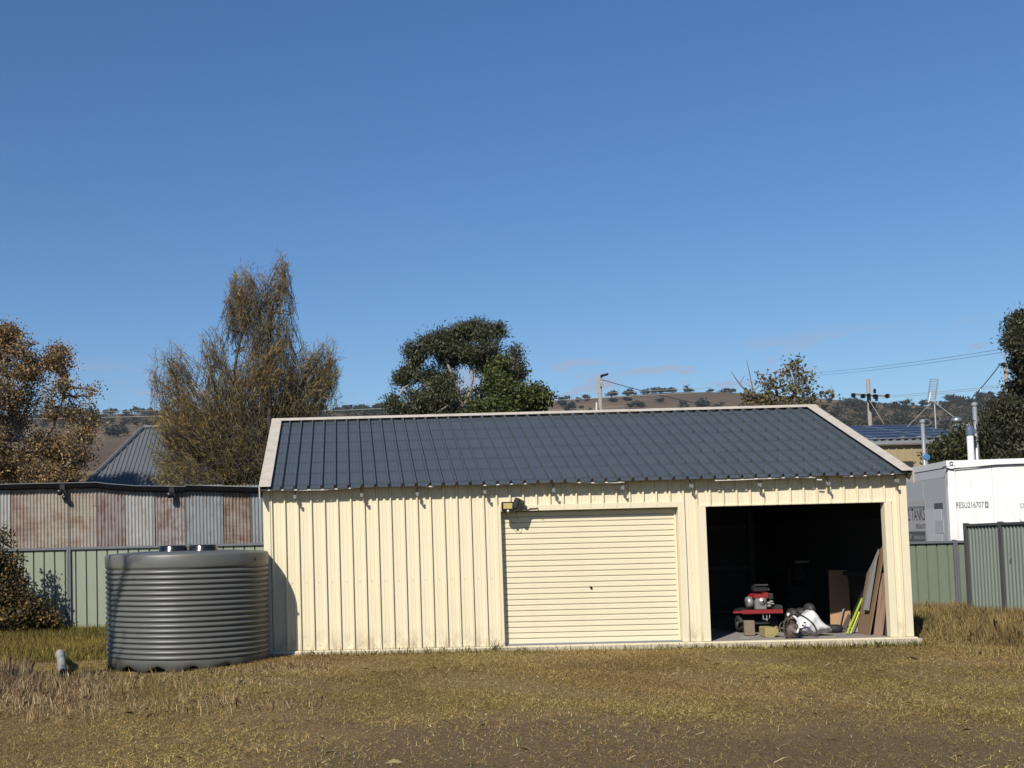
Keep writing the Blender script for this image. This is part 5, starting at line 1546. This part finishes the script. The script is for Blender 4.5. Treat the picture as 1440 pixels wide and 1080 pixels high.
# tyre lying flat
c = fl_at(1172, 889.5); y = .95; cx = at(1172, 885, y).x
ty = thing('tyre', 'small black tyre lying flat on the concrete beside the white bag', 'tyre', (cx, y, 0))
torus((cx, y, .055), .085, .048).build('tyre_wall', 'rubber', ty, True)
MB().lathe([(.055, .03), (.06, .05), (.055, .08), (.02, .07), (.002, .07)], 18, (cx, y, 0)).build('rim', 'blackmetal', ty)

# white bag: a crumpled sack
yb = .48; c = at(1137, 880, yb)
b = MB(); nn, mm = 40, 22
for i in range(mm + 1):
    v = i / mm
    for j in range(nn):
        a = 2 * math.pi * j / nn
        rr = math.sin(math.pi * (v * .9 + .05)) ** .55
        crumple = 1 + .10 * math.sin(3 * a + 5 * v) + .07 * math.sin(7 * a - 9 * v) + .04 * math.sin(13 * a + 15 * v)
        x = .285 * rr * crumple * math.cos(a); yy = .19 * rr * crumple * math.sin(a)
        zt_ = .33 * (v ** .9) * (1 - .28 * (x / .28) ** 2 + .12 * math.sin(4 * x * 5 + 1)) * (1 if x < .1 else 1 - .35 * (x - .1) / .2)
        b.v.append((c.x + x, yb + yy, max(0.002, zt_)))
for i in range(mm):
    for j in range(nn):
        b.f.append((i * nn + j, i * nn + (j + 1) % nn, (i + 1) * nn + (j + 1) % nn, (i + 1) * nn + j))
b.f.append(tuple(mm * nn + j for j in range(nn)))
bag = thing('white_bag', 'crumpled white plastic sack with red print on the bay floor', 'bag', (c.x, yb, 0))
b.build('sack', 'bag', bag, True)
for px, py, w, h in ((1131, 875.5, .05, .035), (1128.5, 879.5, .05, .03), (1131.5, 881, .035, .03)):
    p = at(px, py, yb - .197)
    q = MB(); n = 9
    q.poly([(p.x + w * .5 * math.cos(k * 6.283 / n) * random.uniform(.7, 1.1), yb - .205 - .02 * (1 - abs(k - 4) / 5), p.z + h * .5 * math.sin(k * 6.283 / n) * random.uniform(.7, 1.1)) for k in range(n)])
    q.build('red_print', 'red', bag)

# pump motor with hoses in front of the bag
ym = .20; c = at(1114, 888, ym)
mo = thing('pump_motor', 'rusty brown pump motor tangled in black hoses before the white bag', 'motor', (c.x, ym, 0))
MY = Matrix.Rotation(R(90), 4, 'X')
MB().lathe([(.002, -.09), (.07, -.09), (.098, -.07), (.104, 0), (.098, .07), (.07, .085), (.03, .09), (.03, .11), (.002, .11)], 20, (c.x, ym, .10), MY).build('motor_body', 'motor', mo, True)
q = MB()
for k in range(14):
    a = k * 2 * math.pi / 14
    q.box(-.006, .006, -.07, .07, .098, .112, Matrix.Translation((c.x, ym, .10)) @ Matrix.Rotation(a, 4, 'Y'))
q.build('cooling_fins', 'motor', mo)
c2 = at(1113.5, 872, ym + .03)
MB().lathe([(.002, -.05), (.055, -.05), (.066, -.03), (.066, .03), (.04, .05), (.002, .055)], 18, (c2.x, ym + .03, c2.z), MY).build('pump_head', 'motor', mo, True)
MB().lathe([(.002, 0), (.022, 0), (.022, .04), (.002, .045)], 12, (at(1108, 864, ym).x, ym - .02, at(1108, 864, ym).z - .02)).build('filler_cap', 'white_pipe', mo)
MB().lathe([(.002, -.002), (.026, 0), (.026, .02), (.002, .022)], 14, (c.x, ym - .115, .10), MY).build('shaft_cap', 'engine', mo)
for pts, r_, m_ in (([(1110, 866, .12), (1118, 863, .05), (1130, 867, .1), (1142, 876, .14), (1148, 886, .18), (1146, 893, .16), (1138, 891, .12), (1128, 887, .14), (1120, 882, .2)], .012, 'hose'),
                    ([(1110, 866, .12), (1104, 873, .1), (1102, 884, .06), (1105, 893, .05), (1112, 897, .02)], .011, 'hose'),
                    ([(1116, 880, .12), (1124, 886, .08), (1133, 892, .06), (1143, 894, .05), (1150, 893, .08)], .010, 'hose'),
                    ([(1104, 873, .25), (1098, 877, .3), (1096, 884, .28), (1099, 889, .25)], .010, 'hose'),
                    ([(1113, 864, .1), (1120, 870, .06), (1124, 880, .05), (1121, 890, .04)], .014, 'white_pipe')):
    P_ = [at(*p) for p in pts]
    out = []
    for i in range(len(P_) - 1):
        p0 = P_[max(i - 1, 0)]; p1 = P_[i]; p2 = P_[i + 1]; p3 = P_[min(i + 2, len(P_) - 1)]
        for k in range(5):
            s = k / 5
            out.append(.5 * ((2 * p1) + (p2 - p0) * s + (2 * p0 - 5 * p1 + 4 * p2 - p3) * s * s + (3 * p1 - p0 - 3 * p2 + p3) * s ** 3))
    out.append(P_[-1])
    for o_ in out: o_.z = max(o_.z, r_)
    MB().tube([tuple(o_) for o_ in out], r_, 8).build('hose', m_, mo, True)

# jerry can lying on its side
yj = .38; c0, c1_ = at(1075, 882, yj), at(1090, 894, yj)
can = thing('jerry_can', 'dull yellow jerry can lying on its side on the concrete', 'can', (c0.x, yj, 0))
hh = c0.z
MB().prism([(c0.x, .01), (c0.x + .01, .0), (c1_.x - .02, .0), (c1_.x + .045, hh * .55), (c1_.x + .045, hh * .72), (c1_.x, hh * .98), (c1_.x - .02, hh), (c0.x + .015, hh), (c0.x, hh - .015)], yj - .02, yj + .22).build('can_body', 'can', can)
MB().prism([(c0.x + .025, .03), (c1_.x - .03, .03), (c1_.x - .01, hh * .5), (c1_.x - .04, hh - .025), (c0.x + .025, hh - .025)], yj - .026, yj - .0205).build('pressed_panel', 'can', can)
MB().tube([(c1_.x + .04, yj + .1, hh * .63), (c1_.x + .09, yj + .1, hh * .62)], .03, 12).build('spout', 'black', can)
MB().tube([(c1_.x - .01, yj + .06, hh * .8), (c1_.x + .05, yj + .06, hh * 1.0), (c1_.x + .06, yj + .06, hh * .7)], .012, 8).build('handle', 'can', can)

# timber block
yk = .72; c0, c1_ = at(1046, 873, yk), at(1060, 891, yk)
m4 = Matrix.Translation((c0.x, yk, 0)) @ Matrix.Rotation(R(-14), 4, 'Z')
tag(MB().bbox(0, .15, 0, .12, 0, c0.z, .008, m4).build('timber_block', 'block', None, False, base=(c0.x, yk, 0)), 'stubby brown timber block standing on end under the red trailer', 'block')
# scrap of pale plastic by the sill
p = fl_at(1034, 897)
tag(MB().prism([(p.x - .05, 0), (p.x + .12, 0), (p.x + .10, .012), (p.x + .02, .055), (p.x - .01, .05)], .12, .20).build('plastic_scrap', 'board_grey', None, False, base=(p.x, .12, 0)), 'pale grey plastic scrap on the floor at the dark corner of the bay', 'scrap')

# red trailer with a small engine
yt = .95
tl = thing('trailer', 'low red-edged trailer frame inside the open bay', 'trailer', (at(1075, 880, yt).x, yt, 0))
a_, b_ = at(1043, 858, yt), at(1101, 862, yt)
zz = (a_.z + b_.z) / 2
MB().bbox(a_.x, b_.x, yt - .02, yt + .03, zz - .033, zz + .028, .006).build('front_bar', 'red', tl)
MB().bbox(a_.x + .02, b_.x - .02, yt + .03, yt + 1.0, zz - .02, zz + .018, .004).build('deck', 'blackmetal', tl)
MB().bbox(a_.x - .12, a_.x + .005, yt + .0, yt + .03, zz - .02, zz + .015, .004).build('draw_bar', 'red', tl)
for px in (1094, 1048):
    w = at(px, 879, yt + .12); r_ = .125
    wh = torus((w.x, yt + .35, r_ + .012), r_ - .045, .045, 26, 10, Matrix.Rotation(R(90), 4, 'Y')).build('wheel', 'rubber', tl, True)
    MB().lathe([(.002, -.03), (.06, -.03), (.07, 0), (.06, .03), (.002, .03)], 16, (w.x, yt + .35, r_ + .012), Matrix.Rotation(R(90), 4, 'Y')).build('rim', 'galv', wh)
MB().tube([(at(1048, 870, yt).x, yt + .35, .137), (at(1094, 870, yt).x, yt + .35, .137)], .02, 8).build('axle', 'galv', tl)
for px in (1074, 1079, 1083):
    x = at(px, 868, yt).x
    MB().tube([(x, yt + .02, zz - .02), (x, yt + .02, zz - .10 - .02 * (px % 3))], .008, 6).build('hook', 'galv', tl)
MB().tube([(at(1073, 873, yt).x, yt + .02, zz - .11), (at(1081, 873, yt).x, yt + .02, zz - .12)], .008, 6).build('hook', 'galv', tl)
p = at(1096, 858, yt + .1)
MB().prism([(p.x - .09, zz + .028), (p.x + .05, zz + .028), (p.x + .05, zz + .07), (p.x + .03, zz + .085), (p.x - .04, zz + .08)], yt + .1, yt + .3).build('mudguard', 'grey_plastic', tl)

ye = yt + .12
e0, e1 = at(1062, 838, ye), at(1078, 856, ye)
en = thing('petrol_engine', 'small petrol engine with red cowl and silver block on the trailer', 'engine', (e0.x, ye, zz + .018))
ez0 = zz + .02
MB().bbox(e0.x, e1.x + .01, ye, ye + .22, ez0, e0.z, .012).build('engine_block', 'engine', en)
cc2 = at(1072.5, 845.5, ye - .01)
MB().lathe([(.002, .012), (.018, .012), (.024, .004), (.05, .0), (.058, -.01), (.062, -.03)], 22, (cc2.x, ye - .018, cc2.z), MY @ Matrix.Rotation(R(180), 4, 'X') @ Matrix.Rotation(R(180), 4, 'X')).build('side_cover', 'engine', en, True)
MB().lathe([(.002, .012), (.010, .012), (.012, .0)], 10, (cc2.x, ye - .03, cc2.z), MY).build('shaft_end', 'black', en)
c0, c1_ = at(1059, 836, ye), at(1080, 840, ye)
MB().prism([(c0.x, c1_.z), (c1_.x, c1_.z - .015), (c1_.x + .005, c0.z + .02), (c1_.x - .04, c0.z + .028), (c1_.x - .07, c0.z + .0), (c0.x + .06, c0.z + .008), (c0.x + .02, c0.z - .01)], ye - .01, ye + .24).build('cowl', 'red', en)
c = at(1056.5, 847, ye)
MB().lathe([(.02, -.05), (.075, -.05), (.088, -.02), (.088, .02), (.05, .045), (.02, .05)], 20, (c.x, ye + .08, c.z - .005), Matrix.Rotation(R(90), 4, 'Y')).build('flywheel_cover', 'engine', en, True)
c0, c1_ = at(1081.5, 834.5, ye), at(1088, 843, ye)
MB().bbox(c0.x, c1_.x, ye, ye + .16, c1_.z, c0.z, .012).build('air_filter', 'grey_plastic', en)
for px, py, r_ in ((1082, 848, .022), (1085, 846, .018), (1082, 852, .02), (1086.5, 849, .012)):
    c = at(px, py, ye)
    MB().tube([(c.x - .015, ye + .02, c.z), (c.x + .02, ye - .01, c.z)], r_, 10).build('carburettor', 'engine', en)
c0, c1_ = at(1062, 822, ye), at(1082, 832, ye)
MB().bbox(c0.x, c1_.x, ye + .05, ye + .2, c1_.z - .01, c0.z - .015, .02).build('fuel_tank', 'blackmetal', en)
MB().bbox(c0.x + .005, c1_.x - .005, ye + .02, ye + .06, c0.z - .022, c0.z - .0, .004).build('tank_trim', 'frame', en)
c = at(1083, 828, ye)
MB().tube([(c.x, ye + .1, c.z - .03), (c.x, ye + .1, c.z + .015)], .03, 12).build('filler_cap', 'grey_plastic', en)

# grey moulded plastic heap behind the bag
ys = 1.05
sp = thing('plastic_cover', 'dark grey moulded plastic cover slumped behind the white bag', 'cover', (at(1127, 870, ys).x, ys, 0))
b = MB()
for k, (px, py, rx, rz_) in enumerate(((1116, 862, 8, 9), (1128, 862, 9, 10), (1140, 857, 8, 12))):
    c = at(px, py, ys); b.sphere((c.x, ys + .05, c.z), 1.0, 16, 10, (rx * mpp(ys) * .95, .13, rz_ * mpp(ys) * .72))
b.build('cover_shell', 'grey_plastic', sp, True)
c0, c1_ = at(1109, 864, ys), at(1147, 868, ys)
MB().bbox(c0.x, c1_.x, ys - .08, ys + .2, 0, c0.z, .02).build('cover_base', 'grey_plastic', sp)

# mower standing in the dark behind
yv = 3.4
c = at(1130, 845, yv)
mw = thing('ride_mower', 'dark mower with thin red roll bar deep in the shade of the bay', 'mower', (c.x, yv, 0))
q0 = [at(*p, yv) for p in ((1110, 838), (1109, 806), (1113, 791), (1117, 789), (1142, 789), (1147, 793), (1149, 806), (1148, 838))]
MB().tube([tuple(p) for p in q0], .018, 8).build('roll_bar', 'blackmetal', mw)
for a, b2 in (((1109, 800), (1110.5, 810)), ((1148, 800), (1148.5, 808))):
    MB().tube([tuple(at(*a, yv - .03)), tuple(at(*b2, yv - .03))], .014, 8).build('roll_bar_pad', mat('dull_red', (.10, .018, .016), .7, var=.2), mw)
MB().bbox(at(1117, 790, yv).x, at(1139, 790, yv).x, yv - .03, yv + .01, at(1117, 792, yv).z, at(1117, 788.5, yv).z, .004).build('cross_bar', 'board_grey', mw)
MB().bbox(at(1112, 850, yv).x, at(1147, 850, yv).x, yv, yv + 1.1, .2, .62, .05).build('body', 'blackmetal', mw)
MB().bbox(at(1137, 838, yv).x, at(1152, 838, yv).x, yv - .06, yv + .3, .5, .56, .02).build('mudguard', 'blackmetal', mw)
MB().bbox(at(1118, 830, yv).x, at(1140, 830, yv).x, yv + .1, yv + .5, .62, 1.0, .05).build('seat', 'black', mw)
for px in (1112, 1150):
    for dy in (.1, 1.0):
        w = at(px, 870, yv)
        torus((w.x, yv + dy, .2), .13, .07, 24, 8, Matrix.Rotation(R(90), 4, 'Y')).build('wheel', 'rubber', mw, True)


# ------------------------------------------------------------------ grass and weeds
def blades(n, xr, yr, dens, length, width, pal, name, tilt=.7, label=None, cat='grass', lump=None, jit=.25, seed=5, simple=False, patch=1.0):
    X = RNG.uniform(*xr, n); Yv = RNG.uniform(*yr, n)
    keep = RNG.uniform(0, 1, n) < dens(X, Yv)
    inside = (X > -.06) & (X < 9.14) & (Yv > -.10) & (Yv < 6.1)
    tk = (X - TX) ** 2 + (Yv - TY) ** 2 < (TR + (.42 if not simple else .0)) ** 2
    Zd = Yv - CAM[1]; fr_ = (X > 1.2 - .36 * Zd - 1.2) & (X < 1.2 + .66 * Zd + 1.2) & (Zd > 6.3); keep &= fr_
    keep &= ~inside & ~tk
    if not simple:
        for hp in pp[:26:3]: keep &= (X - hp[0]) ** 2 + (Yv - hp[1] + .25) ** 2 > .34 ** 2
    X, Yv = X[keep], Yv[keep]; n = len(X)
    Z = g(X, Yv)
    L = (length(X, Yv) if callable(length) else length) * RNG.uniform(.45, 1.4, n)
    a = RNG.uniform(0, 2 * math.pi, n); tl_ = np.abs(RNG.normal(0, tilt, n)).clip(0, 1.5)
    if tilt > 1: tl_ = np.where(RNG.uniform(0, 1, n) < (.97 if tilt > 1.3 else .6), RNG.uniform(1.05, 1.55, n), tl_)
    D = np.stack([np.sin(tl_) * np.cos(a), np.sin(tl_) * np.sin(a), np.cos(tl_)], 1)
    b = RNG.uniform(0, 2 * math.pi, n); W = np.stack([np.cos(b), np.sin(b), np.zeros(n)], 1) * (width * RNG.uniform(.6, 1.4, n))[:, None]
    P = np.stack([X, Yv, Z + np.where(tl_ > 1.0, RNG.uniform(.0, .022, n), -.008)], 1)
    mid = P + D * (L * .55)[:, None]; D2 = D + np.array([0, 0, -.35]) + RNG.normal(0, .15, (n, 3)); tip = mid + D2 * (L * .5)[:, None]
    tip[:, 2] = np.maximum(tip[:, 2], Z + .004)
    k = 3 if simple else 5
    V = (np.stack([P - W * .5, P + W * .5, P + D * L[:, None]], 1) if simple else np.stack([P - W * .5, P + W * .5, mid + W * .42, tip, mid - W * .42], 1)).reshape(-1, 3)
    C = pick(pal(X, Yv) if callable(pal) and False else pal, n, jit)
    C = C * (1 + patch * .22 * vnoise(X, Yv, 1.6, seed) + .14 * vnoise(X, Yv, 5.0, seed + 1))[:, None]
    gm = np.clip(.5 + .6 * vnoise(X, Yv, .9, seed + 2), 0, 1)[:, None] * patch          # greener and strawier patches
    C = np.clip(C * ((1 - gm) * np.array([1.08, .97, .82]) + gm * np.array([.86, .95, .68])), .004, .8)
    F = np.arange(n * k).reshape(-1, k)
    o = npmesh(name, V, F, np.repeat(C, k, 0), 'grass')
    o['kind'] = 'stuff'
    if label: o['label'] = label; o['category'] = cat
    return o


straw = [(.47, .325, .13, 3), (.34, .23, .088, 3), (.17, .115, .04, 2.2), (.74, .57, .31, 1.8), (.20, .155, .05, 1.2)]
dryp = [(.50, .39, .25, 2), (.37, .27, .175, 3), (.24, .17, .11, 3), (.66, .55, .38, 1.2)]
greenp = [(.26, .205, .06, 3), (.20, .17, .045, 3), (.32, .245, .09, 2), (.13, .125, .035, 1.5)]


def dn_front(x, y):
    d = .9 + .0 * x
    bare = np.clip(sstep(3.9, 2.0, np.abs(x - 3.4 + .8 * vnoise(x, y, 1.1, 24))), .25, 1) * sstep(-5.4, -6.9, y + .55 * vnoise(x, y, .9, 21) + .35 * vnoise(x, y, 2.3, 22))
    side = sstep(9.5, 12, x) + sstep(-.5, -3, x)
    return ((y > -5.5) | ((x > -4.5) & (x < 9))) * np.clip(d * (1 - .82 * bare * np.clip(1 - .6 * side, 0, 1)) * (.72 + .5 * vnoise(x, y, 2.6, 23)), .16, 1)


blades(2600000, (-11, 16), (-9.9, 1.2), dn_front, .038, .0060, straw, 'short_grass', 1.2, 'short patchy brown and green mown grass in front of the shed', simple=True, jit=.4)
blades(90000, (-12, -.1), (.2, 6.5), lambda x, y: .9 + 0 * x, .17, .008, greenp, 'rough_grass', .4, 'longer yellow-green grass on the slope left of the tank', seed=31)
blades(200000, (8.6, 17), (-3.2, 6.4), lambda x, y: sstep(9.2, 9.9, x + .25 * np.clip(-y, 0, 3)) * (.12 + .88 * sstep(-2.6, -.6, y + .4 * vnoise(x, y, 2, 44))), lambda x, y: .07 + .16 * sstep(9.3, 10.4, x) * sstep(-2.0, .5, y) + .05 * vnoise(x, y, 2.2, 47), .0075,
       [(.40, .285, .145, 3), (.29, .205, .10, 3), (.19, .155, .065, 2.5), (.50, .39, .22, 1.2)], 'tall_grass', .38, 'tall tan grass growing beside the right end of the shed', seed=51)
blades(60000, (-9, .9), (-5.6, -.5), lambda x, y: np.clip(.15 + .95 * sstep(-.35, .45, vnoise(x, y, 1.5, 61) + .9 * sstep(-1.3, -3.0, x)) * sstep(-5.6, -4.2, y) * sstep(-1.0, -1.7, y + .35 * vnoise(x, y, 1.1, 62)), 0, 1), lambda x, y: .09 + .14 * sstep(-.5, -3, x) + .06 * vnoise(x, y, 2, 63), .0065, dryp, 'dry_weeds', .75, 'tangled grey-brown dead weeds before the water tank', 'weeds', seed=66, patch=.25)
blades(5200, (-.1, 9.1), (-.40, -.09), lambda x, y: .35 + .4 * sstep(5.5, 6.3, x), .11, .007, greenp, 'slab_edge_grass', .5, 'uneven fringe of grass along the slab edge', seed=71)
blades(2600, (-9, 14), (-9, -1.5), lambda x, y: .6 + 0 * x, .10, .011, [(.50, .42, .28, 1), (.42, .34, .21, 1)], 'straw_litter', 1.45, 'scattered pale straw lying on the mown ground', 'straw', seed=81)
blades(150000, (-9, 15), (-9.6, -.2), lambda x, y: sstep(.55, 1.1, vnoise(x, y, 7.0, 91) + .35 * vnoise(x, y, 2.0, 92)) * (1 - .8 * np.clip(sstep(3.9, 2.0, np.abs(x - 3.4)), .2, 1) * sstep(-5.6, -6.9, y)), .055, .0055, straw, 'grass_tufts', .75, 'scattered upright tufts of brown grass in the mown yard', seed=93, jit=.4)
# weed tuft at the door jamb
c = at(698, 905, -.12)
V_l = []
q = MB()
for k in range(16):
    a = random.uniform(-.9, 1.2); L_ = random.uniform(.08, .26); x0 = c.x + random.uniform(-.07, .07); p0 = Vector((x0, -.12 + random.uniform(-.02, .02), -.05)); d = Vector((math.sin(a), random.uniform(-.3, .1), math.cos(a)))
    p1 = p0 + d * L_ * .6; p2 = p1 + (d + Vector((math.copysign(.5, a), 0, -.35))) * L_ * .45; w = Vector((.005, .002, 0))
    q.poly([p0 - w, p0 + w, p1 + w * .8, p2, p1 - w * .8])
tag(q.build('weed_tuft', mat('weed_green', (.11, .12, .045), .7, var=.4, scale=40), None, False, base=(c.x, -.12, -.06)), 'small green weed tuft growing at the left jamb of the roller door', 'weed')
for px, s_ in ((516, .09), (575, .07), (650, .07), (738, .05)):
    c = at(px, 910, -.11); q = MB()
    for k in range(7):
        a = random.uniform(-.7, .7); L_ = s_ * random.uniform(.5, 1.2); p0 = Vector((c.x + random.uniform(-.03, .03), -.115, -.05)); d = Vector((math.sin(a), -.1, math.cos(a))); w = Vector((.004, .001, 0))
        q.poly([p0 - w, p0 + w, p0 + d * L_])
    tag(q.build('weed_sprig', bpy.data.materials['weed_green'], None, False, base=(c.x, -.115, -.06)), 'tiny weed sprig against the foot of the cream wall', 'weed', 'weed sprigs along the slab')


# ------------------------------------------------------------------ thin air haze round the whole place
hz = MB().box(-2650, 2650, -215, 2950, -6, float(GV[:, 2].max()) + 22).build('haze', None or bpy.data.materials.new('haze'), None)
hm_ = bpy.data.materials['haze']; hm_.use_nodes = True
ht = hm_.node_tree
for n in list(ht.nodes):
    if n.type == 'BSDF_PRINCIPLED': ht.nodes.remove(n)
pv = ht.nodes.new('ShaderNodeVolumePrincipled')
pv.inputs['Color'].default_value = (.80, .88, 1.0, 1)
pv.inputs['Density'].default_value = 0.00009
pv.inputs['Anisotropy'].default_value = 0.2
ht.links.new(pv.outputs[0], ht.nodes['Material Output'].inputs['Volume'])
hz['kind'] = 'stuff'
